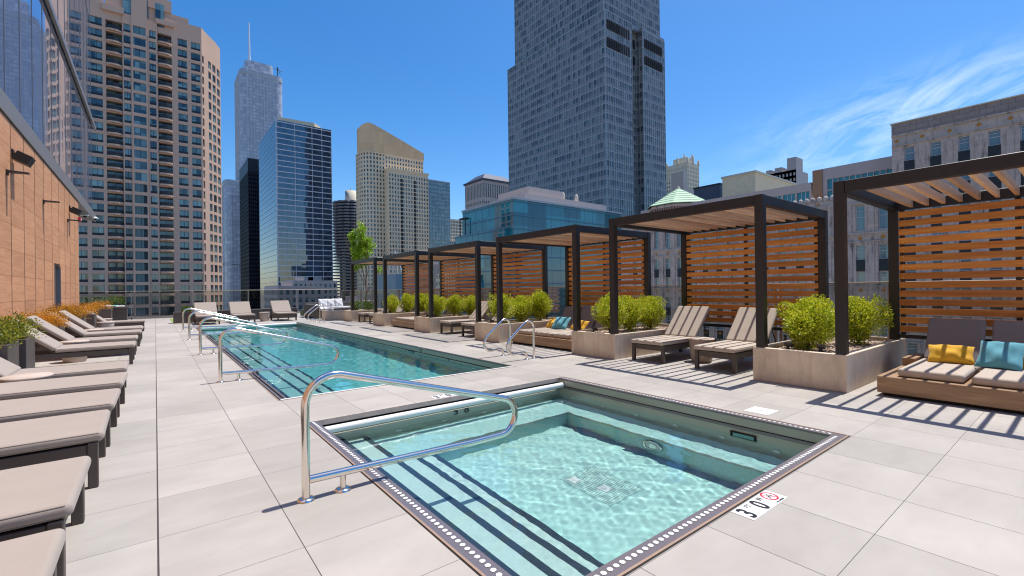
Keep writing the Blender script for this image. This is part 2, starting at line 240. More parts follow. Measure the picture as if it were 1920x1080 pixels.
# ------------------------------------------------------------------ mesh helpers
class MB:
    def __init__(s): s.v = []; s.f = []; s.mi = []; s.sm = []; s.wn = False
    def add(s, vs, fs, mi=0, sm=False):
        b = len(s.v); s.v += [tuple(v) for v in vs]; s.f += [tuple(b+i for i in f) for f in fs]; s.mi += [mi]*len(fs); s.sm += [sm]*len(fs); return s
    def quad(s, a, b, c, d, mi=0): return s.add([a, b, c, d], [(0, 1, 2, 3)], mi)
    def box(s, x0, x1, y0, y1, z0, z1, mi=0, faces='all'):
        if x0 > x1: x0, x1 = x1, x0
        if y0 > y1: y0, y1 = y1, y0
        vs = [(x0,y0,z0),(x1,y0,z0),(x1,y1,z0),(x0,y1,z0),(x0,y0,z1),(x1,y0,z1),(x1,y1,z1),(x0,y1,z1)]
        return s.add(vs, [(0,3,2,1),(4,5,6,7),(0,1,5,4),(1,2,6,5),(2,3,7,6),(3,0,4,7)], mi)
    def rbox(s, x0, x1, y0, y1, z0, z1, r=.01, seg=2, mi=0, mat=None, sm=None):
        if sm is None: sm = r >= .02
        if sm: s.wn = True
        bm = bmesh.new(); bmesh.ops.create_cube(bm, size=1)
        for v in bm.verts: v.co = Vector(((x0+x1)/2+v.co.x*(x1-x0), (y0+y1)/2+v.co.y*(y1-y0), (z0+z1)/2+v.co.z*(z1-z0)))
        bmesh.ops.bevel(bm, geom=bm.edges[:]+bm.verts[:], offset=r, segments=seg, affect='EDGES', profile=.5)
        if mat is not None: bmesh.ops.transform(bm, matrix=mat, verts=bm.verts)
        bm.verts.ensure_lookup_table(); s.add([v.co[:] for v in bm.verts], [[v.index for v in f.verts] for f in bm.faces], mi, sm); bm.free(); return s
    def tube(s, pts, r, n=12, mi=0, caps=True, closed=False):
        P = [Vector(p) for p in pts]; rings = []; ref = Vector((0, 0, 1)); vs = []; fs = []
        m = len(P)
        for i, p in enumerate(P):
            if closed: t = (P[(i+1) % m]-P[i-1]).normalized()
            else: t = (P[min(i+1, m-1)]-P[max(i-1, 0)]).normalized()
            if i == 0:
                a = t.cross(ref if abs(t.z) < .9 else Vector((1, 0, 0))).normalized()
            else: a = (a - t*a.dot(t)).normalized()
            b = t.cross(a); rr = r[i] if isinstance(r, (list, tuple)) else r
            for k in range(n):
                q = 2*math.pi*k/n; vs.append(p+(a*math.cos(q)+b*math.sin(q))*rr)
        for i in range(m if closed else m-1):
            j = (i+1) % m
            for k in range(n): fs.append((i*n+k, i*n+(k+1) % n, j*n+(k+1) % n, j*n+k))
        s.add(vs, fs, mi, True)
        if caps and not closed: s.add(vs[:n], [tuple(range(n))[::-1]], mi); s.add(vs[-n:], [tuple(range(n))], mi)
        return s
    def lathe(s, prof, n=24, c=(0, 0), mi=0, sm=True):
        vs = []; fs = []
        for r, z in prof:
            for k in range(n): q = 2*math.pi*k/n; vs.append((c[0]+r*math.cos(q), c[1]+r*math.sin(q), z))
        for i in range(len(prof)-1):
            for k in range(n): fs.append((i*n+k, i*n+(k+1) % n, (i+1)*n+(k+1) % n, (i+1)*n+k))
        return s.add(vs, fs, mi, sm)
    def disc(s, cx, cy, z, r, n=10, mi=0): return s.add([(cx+r*math.cos(2*math.pi*k/n), cy+r*math.sin(2*math.pi*k/n), z) for k in range(n)], [tuple(range(n))], mi)
    def prism(s, poly, z0, z1, mi=0):
        n = len(poly); vs = [(x, y, z0) for x, y in poly]+[(x, y, z1) for x, y in poly]
        return s.add(vs, [tuple(range(n))[::-1], tuple(range(n, 2*n))]+[(i, (i+1) % n, n+(i+1) % n, n+i) for i in range(n)], mi)
    def mesh(s, name, mats):
        me = bpy.data.meshes.new(name); me.from_pydata([tuple(v) for v in s.v], [], s.f)
        for m in (mats if isinstance(mats, (list, tuple)) else [mats]): me.materials.append(MT[m] if isinstance(m, str) else m)
        me.polygons.foreach_set('material_index', s.mi); me.polygons.foreach_set('use_smooth', s.sm); me.update(); return me
    def build(s, name, mats, parent=None, label=None, cat=None, group=None, kind=None, loc=(0, 0, 0), rot=0):
        o = link(name, s.mesh(name, mats), parent, label, cat, group, kind, loc, rot)
        if s.wn: md = o.modifiers.new('wn', 'WEIGHTED_NORMAL'); md.keep_sharp = True
        return o
def link(name, data, parent=None, label=None, cat=None, group=None, kind=None, loc=(0, 0, 0), rot=0):
    o = bpy.data.objects.new(name, data); col.objects.link(o); o.location = loc; o.rotation_euler = (0, 0, rot)
    if parent: o.parent = parent
    for k, v in (('label', label), ('category', cat), ('group', group), ('kind', kind)):
        if v: o[k] = v
    return o
def thing(name, label, cat, loc=(0, 0, 0), rot=0, group=None): return link(name, None, None, label, cat, group, None, loc, rot)
KIDS = {}
REC = ('basin_floor', 'bench', 'step', 'step_nosing', 'basin_wall', 'floor_drain', 'underwater_light')
def dup(root, loc, rot=None, label=None, group=None):
    if root.name not in KIDS: KIDS[root.name] = {o.name: [c for c in bpy.data.objects if c.parent == o] for o in [root]+[c for c in bpy.data.objects if c.parent == root]}
    km = KIDS[root.name]
    r = root.copy(); col.objects.link(r); r.location = loc
    if rot is not None: r.rotation_euler = (0, 0, rot)
    if label: r['label'] = label
    if group: r['group'] = group
    for ch in km[root.name]:
        c = ch.copy(); col.objects.link(c); c.parent = r
        for g in km.get(ch.name, []): d = g.copy(); col.objects.link(d); d.parent = c
    return r
def text_mb(s, txt, size, x, y, z, mi=0, sx_=1.0, bold=0.0, M4=None, d=.0015):
    c = bpy.data.curves.new('t', 'FONT'); c.body = txt; c.size = size; c.extrude = d; c.offset = bold
    o = bpy.data.objects.new('t', c); col.objects.link(o); dg = bpy.context.evaluated_depsgraph_get(); me = bpy.data.meshes.new_from_object(o.evaluated_get(dg))
    mat = M4 or Matrix.Translation((x, y, z)) @ Matrix.Diagonal((sx_, 1, 1, 1))
    s.add([mat @ v.co for v in me.vertices], [tuple(p.vertices) for p in me.polygons], mi); bpy.data.objects.remove(o); bpy.data.curves.remove(c); bpy.data.meshes.remove(me)
# ------------------------------------------------------------------ deck and ground
TX0, TX1, TY0, TY1 = 1.19, 4.88, 1.375, 5.03      # hot tub opening
PX0, PX1, PY0, PY1 = 1.19, 4.93, 6.25, 21.8       # pool opening
def deck():
    xs = [-3.2, PX0, TX1, PX1, 9.75]; ys = [-6, TY0, TY1, PY0, PY1, 30.9]; m = MB()
    for i in range(4):
        for j in range(5):
            x0, x1, y0, y1 = xs[i], xs[i+1], ys[j], ys[j+1]
            if j == 1 and i == 1: continue
            if j == 3 and i in (1, 2): continue
            m.quad((x0, y0, 0), (x1, y0, 0), (x1, y1, 0), (x0, y1, 0))
    m.build('pool_deck', 'deck', kind='structure')
    # slab below the paving, seen at its outer edges
    b = MB(); b.box(-60, 9.95, 31.1, 31.3, -60, -.05); b.box(9.95, 10.1, -20, 31.3, -60, -.05)
    b.box(-3.2, 9.95, 30.9, 31.1, -.5, -.004); b.box(9.75, 9.95, -6, 30.9, -.5, -.004); b.build('podium_edge', 'greyconc', kind='structure')
    g = MB(); g.quad((-9000, -9000, -60), (9000, -9000, -60), (9000, 9000, -60), (-9000, 9000, -60)); g.build('ground', 'asphalt', kind='structure')
deck()
# ------------------------------------------------------------------ hot tub
def water_sheet(x0, x1, y0, y1, z, amp, mat, seed, st=.018):
    r = random.Random(seed); nx, ny = int((x1-x0)/st), int((y1-y0)/st); X, Y = np.meshgrid(np.linspace(x0, x1, nx), np.linspace(y0, y1, ny), indexing='ij'); Z = np.zeros_like(X)
    for k in range(46):
        wl = st*3.3*(7 ** r.random()); a = r.uniform(0, 6.283); kk = 6.283/wl; Z += (wl/.25)**1.05*np.sin(kk*(X*math.cos(a)+Y*math.sin(a))+r.uniform(0, 6.28))*r.uniform(.4, 1)
    Z *= amp/Z.std(); Z *= .45+.8*(X-x0)/(x1-x0)*(1+.5*np.sin(Y*1.9+X*1.3+seed))
    me = bpy.data.meshes.new('water'); v = np.stack([X, Y, Z+z], -1).reshape(-1, 3); i = np.arange(nx-1)[:, None]*ny+np.arange(ny-1)[None]; f = np.stack([i, i+ny, i+ny+1, i+1], -1).reshape(-1, 4)
    me.from_pydata(v.tolist(), [], f.tolist()); me.materials.append(MT[mat]); me.polygons.foreach_set('use_smooth', [True]*len(f)); me.update(); o = link('water', me, kind='structure'); o.cycles.is_caustics_caster = True; return o
def hot_tub():
    t = thing('hot_tub', 'square sunken hot tub with perforated steel rim and aqua steps in the foreground', 'hot tub')
    x0, x1, y0, y1 = TX0, TX1, TY0, TY1
    # rim: outer trim, then perforated gutter, on all sides (far side is open to the cover slot)
    r = MB()
    def strip(a, b, z, mi):  # frame between inset a and b
        for (u0, u1, v0, v1) in ((x0+a, x0+b, y0+a, y1-.02), (x1-b, x1-a, y0+a, y1-.02), (x0+b, x1-b, y0+a, y0+b)):
            r.box(u0, u1, v0, v1, z-.02, z, mi)
    strip(0, .008, .001, 3); strip(.008, .022, .006, 1); strip(.022, .118, .003, 0)
    sp = .046
    def dots(xa, ya, xb, yb):
        n = int(math.hypot(xb-xa, yb-ya)/sp)
        for k in range(n): f = (k+.5)/n; r.disc(xa+(xb-xa)*f, ya+(yb-ya)*f, .0055, .0155, 10, 2)
    dots(x0+.075, y0+.12, x0+.075, y1-.05); dots(x1-.075, y0+.12, x1-.075, y1-.05); dots(x0+.12, y0+.075, x1-.12, y0+.075)
    r.build('rim', ['brushed', 'trim', 'whitepaint', 'slot'], t)
    # basin walls and floor
    w = MB(); i = .118; zf = -1.08
    w.box(x0+.004, x0+i, y0+.004, y1, -1.2, -.018, 0); w.box(x1-i, x1-.004, y0+.004, y1, -1.2, -.018, 0); w.box(x0+i, x1-i, y0+.004, y0+i, -1.2, -.018, 0)
    w.box(x0+i, x1-i, y1-.04, y1-.004, -1.2, -.165, 0)
    w.box(x1-i-.012, x1-i, y0+i, y1-.04, -.135, -.105, 1); w.box(x1-i-.005, x1-i, y0+i, y1-.04, -.103, -.098, 2)
    w.build('basin_wall', ['tubwall', 'brushed', 'slot'], t)
    f = MB(); f.box(x0+.05, x1-.05, y0+.05, y1-.05, zf-.05, zf); f.build('basin_floor', 'tubfloor', t)
    # steps along the left side, dark tile nosings
    s = MB(); nz_ = MB(); treads = [(1.56, -.25), (1.84, -.43), (2.11, -.61), (2.37, -.83)]; xa = x0+.1
    for xe, z in treads:
        ye = 4.40 if z < -.6 else y1-.04; s.box(xa, xe, y0+i-.002, ye, zf-.03, z, 0); nz_.box(xe-.055, xe+.004, y0+i-.001, ye-.001, z-.05, z+.003, 0); xa = xe
    s.build('step', 'step', t); nz_.build('step_nosing', 'nosing', t)
    b = MB(); bz = -.60; b.box(4.35, x1-i+.002, y0+i-.003, y1-.04, zf-.03, bz); b.box(1.85, 4.35, 4.40, y1-.04, zf-.03, bz-.001)
    b.box(4.345, 4.35, y0+i, 4.40, bz-.05, bz+.002, 1); b.box(2.38, 4.345, 4.395, 4.40, bz-.05, bz+.002, 1); b.build('bench', ['tubfloor', 'tubwall'], t)
    d = MB()
    for k in range(24): yy = 2.68+k*.026; d.box(3.16, 3.62, yy, yy+.010, zf, zf+.006, 1)
    d.box(3.15, 3.63, 2.66, 3.31, zf-.01, zf+.002, 0)
    for a, b_ in ((3.20, 3.16), (3.30, 2.86)): d.box(a, a+.11, b_, b_+.11, zf, zf+.009, 2)
    d.build('floor_drain', ['draingrey', 'step', 'whitepaint'], t)
    # underwater light on the bench face
    l = MB()
    def xdisc(mb, X, Y, Z, rad, n=20, mi=0): mb.add([(X, Y+rad*math.cos(2*math.pi*k/n), Z+rad*math.sin(2*math.pi*k/n)) for k in range(n)], [tuple(range(n))], mi)
    l.tube([(4.335, 3.06+.12*math.cos(q), -.83+.12*math.sin(q)) for q in [2*math.pi*k/24 for k in range(24)]], .014, 8, 0, closed=True)
    xdisc(l, 4.338, 3.06, -.83, .105, 20, 1); xdisc(l, 4.330, 3.06, -.83, .05, 16, 0); l.build('underwater_light', ['chrome', 'whitepaint'], t)
    for k in range(6):
        Y = 1.95+k*.55; j = MB(); xdisc(j, x1-i-.004, Y, -.40, .036, 16, 0); j.tube([(x1-i-.006, Y+.038*math.cos(q), -.40+.038*math.sin(q)) for q in [2*math.pi*k_/14 for k_ in range(14)]], .006, 6, 1, closed=True); j.build('water_jet', ['whitepaint', 'chrome'], t)
    for k in range(4):
        X = 2.2+k*.6; j = MB(); j.add([(X+.042*math.cos(2*math.pi*q/14), y1-.046, -.42+.036*math.sin(2*math.pi*q/14)) for q in range(14)], [tuple(range(14))], 0); j.build('water_jet', 'whitepaint', t)
    sk = MB(); X = x1-i-.002
    sk.box(X-.012, X, 2.14, 2.16, -.27, -.165, 0); sk.box(X-.012, X, 2.38, 2.40, -.27, -.165, 0); sk.box(X-.012, X, 2.16, 2.38, -.18, -.165, 0); sk.box(X-.012, X, 2.16, 2.38, -.27, -.258, 0); sk.box(X-.004, X, 2.16, 2.38, -.258, -.18, 1)
    sk.build('skimmer_opening', ['slot', 'poolwall'], t)
    # cover slot and white roller at the far side
    c = MB(); c.box(x0+.02, x1-.05, y1-.012, y1+.0, -.055, .002, 0); c.box(x0+.1, x1-.118, y1+.28, y1+.29, -.2, -.057, 1); c.box(x0+.1, x1-.118, y1-.002, y1+.28, -.21, -.2, 1); c.box(x0+.09, x0+.1, y1, y1+.28, -.2, -.057, 1); c.box(x1-.118, x1-.108, y1, y1+.28, -.2, -.057, 1); c.build('cover_slot', ['joint2', 'slot'], t)
    c = MB(); c.tube([(x0+.125, y1-.12, -.085), (x1-.13, y1-.12, -.085)], .038, 20, 0); c.build('cover_roller', 'whitepaint', t)
    mk = MB(); Mx = Matrix.Translation((2.93, y1-.047, -.27)) @ Matrix.Rotation(R(90), 4, 'X'); text_mb(mk, '3  0', .15, 0, 0, 0, 0, M4=Mx, bold=.004); mk.build('depth_number', 'inkblack', t)
    water_sheet(x0+.117, x1-.117, y0+.117, y1-.04, -.2, .0008, 'tubwater', 4)
MT['joint2'] = simple('weathered_coping', C(200, 184, 172), .8, 0, .3, 12)
MT['draingrey'] = simple('drain_grille_grey', C(150, 190, 186), .5)
hot_tub()
def pool():
    t = thing('swimming_pool', 'long rectangular swimming pool with aqua steps along its left side', 'swimming pool')
    x0, x1, y0, y1 = PX0, PX1, PY0, PY1; r = MB(); i = .11; zw = -.15
    r.box(x0, x0+.012, y0, y1, -.02, .004, 1); r.box(x0+.012, x0+.03, y0+.012, y1, -.02, -.004, 2); r.box(x0+.03, x0+.055, y0+.03, y1, -.02, .001, 0); r.box(x0+.055, x0+.085, y0+.055, y1, -.03, -.012, 2); r.box(x0+.085, x0+i, y0+.055, y1, -.03, .001, 0)
    r.box(x0+.012, x1, y0, y0+.012, -.02, .004, 1); r.box(x0+.03, x1-.012, y0+.012, y0+.055, -.02, .006, 3)
    r.box(x1-.03, x1, y0+.012, y1, -.03, .002, 0); r.box(x0+i, x1-.03, y1-.03, y1, -.05, .002, 3); r.build('rim', ['brushed', 'trim', 'slot', 'whitepaint'], t)
    w = MB(); w.box(x0+.004, x0+i, y0+.02, y1-.004, -1.35, -.03, 0); w.box(x1-.03, x1-.004, y0+.02, y1-.004, -1.3, -.03, 1); w.box(x0+i, x1-.03, y0+.01, y0+.055, -1.3, -.02, 0); w.box(x0+i, x1-.03, y1-.03, y1-.004, -1.3, -.05, 0)
    w.box(x1-.034, x1-.03, y0+.06, y1-.03, -.128, -.112, 2); w.build('basin_wall', ['poolwall', 'tubwall2', 'slot'], t)
    f = MB(); zf = -1.22; f.box(x0+.05, x1-.02, y0+.03, y1-.02, zf-.05, zf); f.build('basin_floor', 'poolfloor', t)
    s = MB(); nz_ = MB(); xa = x0+i-.01
    for xe, z in ((1.51, -.25), (1.80, -.45), (2.08, -.65), (2.33, -.86)):
        s.box(xa, xe, y0+.054, y1-.03, zf-.03, z); nz_.box(xe-.05, xe+.004, y0+.055, y1-.031, z-.05, z+.003); xa = xe
    s.build('step', 'poolstep', t); nz_.build('step_nosing', 'nosing', t)
    c = MB(); c.tube([(x0+.13, y1-.12, -.07), (x1-.06, y1-.12, -.07)], .06, 16); c.build('cover_roller', 'whitepaint', t)
    for (Y, tx) in ((9.65, '4 0'), (18.3, '4 0')):
        mk = MB(); m0 = Matrix.Translation((x1-.035, Y+.22, -.10)) @ Matrix.Rotation(R(-90), 4, 'Z') @ Matrix.Rotation(R(90), 4, 'X')
        bx = MB(); bx.box(x1-.034, x1-.0305, Y-.1, Y+.25, -.115, -.005, 1); text_mb(bx, tx, .12, 0, 0, 0, 0, M4=m0, bold=.003); bx.build('depth_number', ['inkblack', 'tubwall2'], t)
    for k in range(7):
        j = MB(); Y = 8.5+k*2.1; j.box(x1-.036, x1-.03, Y, Y+.03, -.18, -.125, 0); j.build('wall_fitting', 'inkblack', t)
    sk = MB(); sk.box(x1-.04, x1-.031, 10.15, 10.45, -.2, -.125, 0); sk.box(x1-.044, x1-.04, 10.18, 10.42, -.185, -.14, 1); sk.build('skimmer_opening', ['slot', 'poolwall'], t)
    for Y in (7.5, 12.5, 17.5):
        j = MB(); n = 16; j.add([(x1-.036, Y+.1*math.cos(2*math.pi*k/n), -.42+.1*math.sin(2*math.pi*k/n)) for k in range(n)], [tuple(range(n))], 0); j.build('underwater_light', 'whitepaint', t)
    water_sheet(x0+i-.001, x1-.029, y0+.054, y1-.03, zw, .0015, 'water', 8, .032)
MT['tubwall2'] = simple('grey_green_steel', C(172, 176, 168), .4, .15, .1, 2); MT['poolstep'] = plaster('aqua_step_plaster', C(168, 210, 206), C(150, 194, 190))
pool()
# ------------------------------------------------------------------ rails
def arc(cx, cz, r, a0, a1, n=10): return [(cx+r*math.cos(R(a0+(a1-a0)*k/n)), 0, cz+r*math.sin(R(a0+(a1-a0)*k/n))) for k in range(n+1)]
def handrail():
    t = thing('handrail', 'nearest curved steel handrail, rising beside the hot tub steps', 'handrail', (.757, 3.165, 0), 0, 'curved steel handrails')
    m = MB(); sl = math.atan2(.815-.405, 2.38-.90)
    pts = [(0, 0, 0), (0, 0, .3), (0, 0, .60)]
    # shoulder bend from vertical to the falling run
    c = (.19, .60); ra = .19; a_end = 90-math.degrees(sl)
    pts += arc(c[0], c[1], ra, 180, a_end, 12)[1:]
    px, _, pz = pts[-1]; L2 = 1.42; ex, ez = px+L2*math.cos(sl), pz-L2*math.sin(sl)
    # end bend back to the level bar
    rb = .155; cx, cz = ex-rb*math.sin(sl), ez-rb*math.cos(sl)
    pts += arc(cx, cz, rb, a_end, -90, 14)
    pts += [(cx-.3, 0, .098+.0), (.6, 0, .115), (.02, 0, .128)]
    pts[-4:-3] = [(cx, 0, cz-rb)]
    m.tube(pts[:3]+pts[3:], .0265, 16); m.build('rail', 'chrome', t)
    m = MB(); m.tube([(.235, 0, 0), (.235, 0, .115)], .021, 12); m.build('support_leg', 'chrome', t)
    for x in (0, .235): f = MB(); f.lathe([(.0, .020), (.03, .020), (.05, .014), (.056, .002), (.056, .0)], 24, (x, 0)); f.build('flange', 'chrome', t)
    return t
hr = handrail()
for Y, lb in ((8.12, 'curved steel handrail nearest the camera of the four along the pool steps'), (12.02, 'second curved steel handrail along the pool steps, counting away from the hot tub'), (16.06, 'third curved steel handrail along the pool steps, counting away from the hot tub'), (19.8, 'farthest curved steel handrail along the pool steps, by the far loungers')):
    dup(hr, (.76, Y, 0), 0, lb)
def grab():
    t = thing('ladder_rail', 'front looped steel ladder rail by the near corner of the pool', 'ladder rail', (5.76, 6.73, 0), 0, 'looped steel pool ladder rails')
    m = MB(); pts = [(0, 0, 0), (0, 0, .58)] + arc(-.13, .60, .13, 0, 128, 10)
    px, _, pz = pts[-1]; a = R(128+90); pts += [(px+.45*math.cos(a), 0, pz+.45*math.sin(a))]
    px, _, pz = pts[-1]; pts += [(px-.06, 0, pz-.08), (px-.085, 0, pz-.14), (px-.08, 0, pz-.20), (px-.04, 0, pz-.245), (px+.03, 0, .13), (px+.20, 0, .135), (-.28, 0, .14), (-.22, 0, .12), (-.19, 0, .07), (-.185, 0, 0)]
    # smooth with Catmull-Rom
    P = [Vector(p) for p in pts]; out = []
    for i in range(len(P)-1):
        p0, p1, p2, p3 = P[max(i-1, 0)], P[i], P[i+1], P[min(i+2, len(P)-1)]
        for k in range(4):
            u = k/4; out.append(.5*((2*p1)+(-p0+p2)*u+(2*p0-5*p1+4*p2-p3)*u*u+(-p0+3*p1-3*p2+p3)*u**3))
    out.append(P[-1]); m.tube(out, .0235, 14); m.build('rail', 'chrome', t)
    for x in (0, -.185): f = MB(); f.lathe([(.0, .018), (.03, .018), (.048, .012), (.052, .0)], 20, (x, 0)); f.build('flange', 'chrome', t)
    return t
gr = grab()
for p, lb in (((5.72, 7.42, 0), 'rear looped steel ladder rail by the near corner of the pool'), ((5.72, 20.5, 0), 'front looped steel ladder rail at the far end of the pool'), ((5.72, 21.15, 0), 'rear looped steel ladder rail at the far end of the pool')): dup(gr, p, 0, lb)
# depth marker tiles on the deck
def marker(x, y, label, nodive=True):
    t = thing('depth_marker', label, 'depth marker', (x, y, 0), 0)
    m = MB(); m.box(0, .31, 0, .135, 0, .003, 0); text_mb(m, '3', .16, .02, .012, .0032, 1, .8, .0035); text_mb(m, '0', .16, .185, .012, .0032, 1, .8, .0035); text_mb(m, 'FT', .05, .118, .085, .0032, 1, .8); text_mb(m, 'IN', .05, .272, .085, .0032, 1, .75)
    m.build('depth_tile', ['whitepaint', 'inkblack'], t)
    m = MB(); m.box(.313, .46, 0, .135, 0, .003, 0); c = (.385, .08)
    def ring(ra, rb, mi):
        n = 28; vs = [(c[0]+q*math.cos(2*math.pi*k/n), c[1]+q*math.sin(2*math.pi*k/n), .0036) for q in (ra, rb) for k in range(n)]
        m.add(vs, [(k, (k+1) % n, n+(k+1) % n, n+k) for k in range(n)], mi)
    ring(.054, .042, 2); m.add([(c[0]+a, c[1]+b, .0038) for a, b in ((-.033, .027), (-.027, .033), (.033, -.027), (.027, -.033))], [(0, 1, 2, 3)], 2)
    for pts in (((-.02, -.005), (-.004, .014), (.001, .009), (-.013, -.01)), ((-.006, .012), (.022, -.004), (.019, -.010), (-.009, .004)), ((.0, .018), (.008, .026), (.014, .02), (.006, .012)), ((-.03, -.018), (-.014, -.004), (-.01, -.01), (-.026, -.024))): m.add([(c[0]+a, c[1]+b, .0042) for a, b in pts], [(0, 1, 2, 3)], 1)
    text_mb(m, 'NO DIVING', .018, .333, .006, .0032, 1, 1.0); m.build('no_diving_tile', ['whitepaint', 'inkblack', 'red'], t)
marker(2.70, 1.232, 'white 3 FT 0 IN depth tile at the near edge of the hot tub')
marker(2.72, 5.06, 'white 3 FT 0 IN depth tile between the hot tub cover roller and the pool')
m = MB(); m.box(0, .27, 0, .25, 0, .004, 0); m.disc(.135, .125, .0046, .009, 8, 1); m.build('skimmer_lid', ['whitepaint', 'inkblack'], None, 'square white skimmer lid set in the deck right of the hot tub', 'skimmer lid', loc=(5.0, 2.13, 0))
# ------------------------------------------------------------------ cabanas
PITCH = 3.64
ORD = ['nearest', 'second', 'third', 'fourth', 'fifth', 'farthest']
def cabana():
    t = thing('cabana', '', 'cabana', (6.84, 2.01, 0), 0, 'slatted timber cabanas along the pool')
    # local: y=0 far-left post centre, y=-2.67 right post centre; x=0 front, x=2.42 back
    D, Wd, H_ = 2.42, 2.67, 2.65; p = .058; zb = .47
    for x in (0, D):
        for y in (0, -Wd): m = MB(); m.rbox(x-p, x+p, y-p, y+p, zb, H_, .006, 2); m.build('post', 'black', t)
    e = .002
    m = MB(); m.rbox(-.05, .05, -Wd+p+e, -p-e, H_-.145, H_-.002, .005, 1); m.build('front_beam', 'black', t)
    m = MB(); m.rbox(D-.05, D+.05, -Wd+p+e, -p-e, H_-.145, H_-.002, .005, 1); m.build('rear_beam', 'black', t)
    for y in (0, -Wd): m = MB(); m.rbox(p+e, D-p-e, y-.05, y+.05, H_-.145, H_-.002, .005, 1); m.build('side_beam', 'black', t)
    m = MB(); n = 13
    for k in range(n): y = -Wd+.05+(k+1)*(Wd-.1)/(n+1); m.rbox(.053, D-.053, y-.021, y+.021, H_-.125, H_-.012, .003, 1)
    m.build('roof_slats', 'ipe_x', t)
    m = MB()
    for k in range(n): y = -Wd+.05+(k+1)*(Wd-.1)/(n+1); m.box(.0535, .0545, y+.022, y+.052, H_-.10, H_-.03); m.box(D-.0575, D-.0535, y+.022, y+.052, H_-.10, H_-.03)
    m.build('slat_bracket', 'black', t)
    m = MB(); zz = .60
    for k in range(14): z = zz+k*.137; m.rbox(D-.045, D-.02, -Wd+p+.012, -p-.012, z, z+.096, .003, 1)
    m.build('screen_slats', 'ipe_y', t)
    for y in (-Wd+p+.05, -Wd/2, -p-.05): m = MB(); m.box(D-.018, D+.02, y-.03, y+.03, .565, H_-.147); m.build('screen_batten', 'black', t)
    m = MB()
    for k in range(14):
        for y in (-Wd+p+.07, -p-.07):
            for dz in (.02, .075): m.box(D-.048, D-.0445, y-.004, y+.004, zz+k*.137+dz, zz+k*.137+dz+.008)
    m.build('screws', 'chrome', t, kind='stuff')
    m = MB(); m.rbox(D-.03, D+.03, -Wd+p+e, -p-e, .50, .563, .004, 1); m.build('bottom_rail', 'black', t)
    return t
cb = cabana()
what = ['over the double daybed with mustard and teal pillows', 'over two striped-shaded loungers behind the hot tub', 'over the daybed behind the near pool ladder', 'over two loungers beside the middle of the pool', 'over the low daybed left of the middle planter', 'nearest the young tree, over two loungers']
cb['label'] = 'nearest dark framed timber slat cabana, '+what[0]
for k in range(1, 6): dup(cb, (6.84, 2.01+PITCH*k, 0), 0, f'{ORD[k]} dark framed timber slat cabana, '+what[k])
# ------------------------------------------------------------------ concrete planters
def planter(L_=2.82, W_=1.14, H_=.47):
    t = thing('concrete_planter', '', 'planter', (6.77, 1.94, 0), 0, 'pale concrete planters between the cabanas'); e = .10
    m = MB()
    poly = []
    m.rbox(0, L_, 0, e, 0, H_, .010, 2); m.rbox(0, L_, W_-e, W_, 0, H_, .010, 2); m.rbox(0, e, e-.004, W_-e+.004, .001, H_-.001, .008, 2); m.rbox(L_-e, L_, e-.004, W_-e+.004, .001, H_-.001, .008, 2); m.build('planter_box', 'concrete', t)
    m = MB(); m.box(e-.004, L_-e+.004, e-.004, W_-e+.004, .2, H_-.06); m.build('soil', 'soil', t)
    m = MB(); r = random.Random(3)
    ico = [(0,0,1),(.9,0,.3),(.28,.85,.3),(-.72,.53,.3),(-.72,-.53,.3),(.28,-.85,.3)]
    for k in range(2100):
        x, y = r.uniform(e+.01, L_-e-.01), r.uniform(e+.01, W_-e-.01); s_ = r.uniform(.010, .022); a = r.uniform(0, 6.28); sq = r.uniform(.6, 1.3); tl = r.uniform(-.4, .4)
        z = H_-.062+r.uniform(0, .012); ca, sa = math.cos(a), math.sin(a)
        m.add([(x+s_*(u*ca-v*sa), y+s_*(u*sa+v*ca)*sq, z+s_*(w_+tl*u)*.7) for u, v, w_ in ico], [(0,1,2),(0,2,3),(0,3,4),(0,4,5),(0,5,1)])
    m.build('gravel', 'stones', t, kind='stuff')
    return t
pl = planter(); pl['label'] = 'nearest pale concrete planter, holding bushes between the near daybed and the loungers'
pwhat = ['', 'between the loungers and the daybed, second from the camera', 'right behind the near pool ladder, third from the camera', 'fourth from the camera, between lounger cabana and low daybed', 'fifth from the camera, between low daybed and last loungers', 'farthest from the camera, under the young tree']
for k in range(1, 6): dup(pl, (6.77, 1.94+PITCH*k, 0), 0, 'pale concrete planter '+pwhat[k])
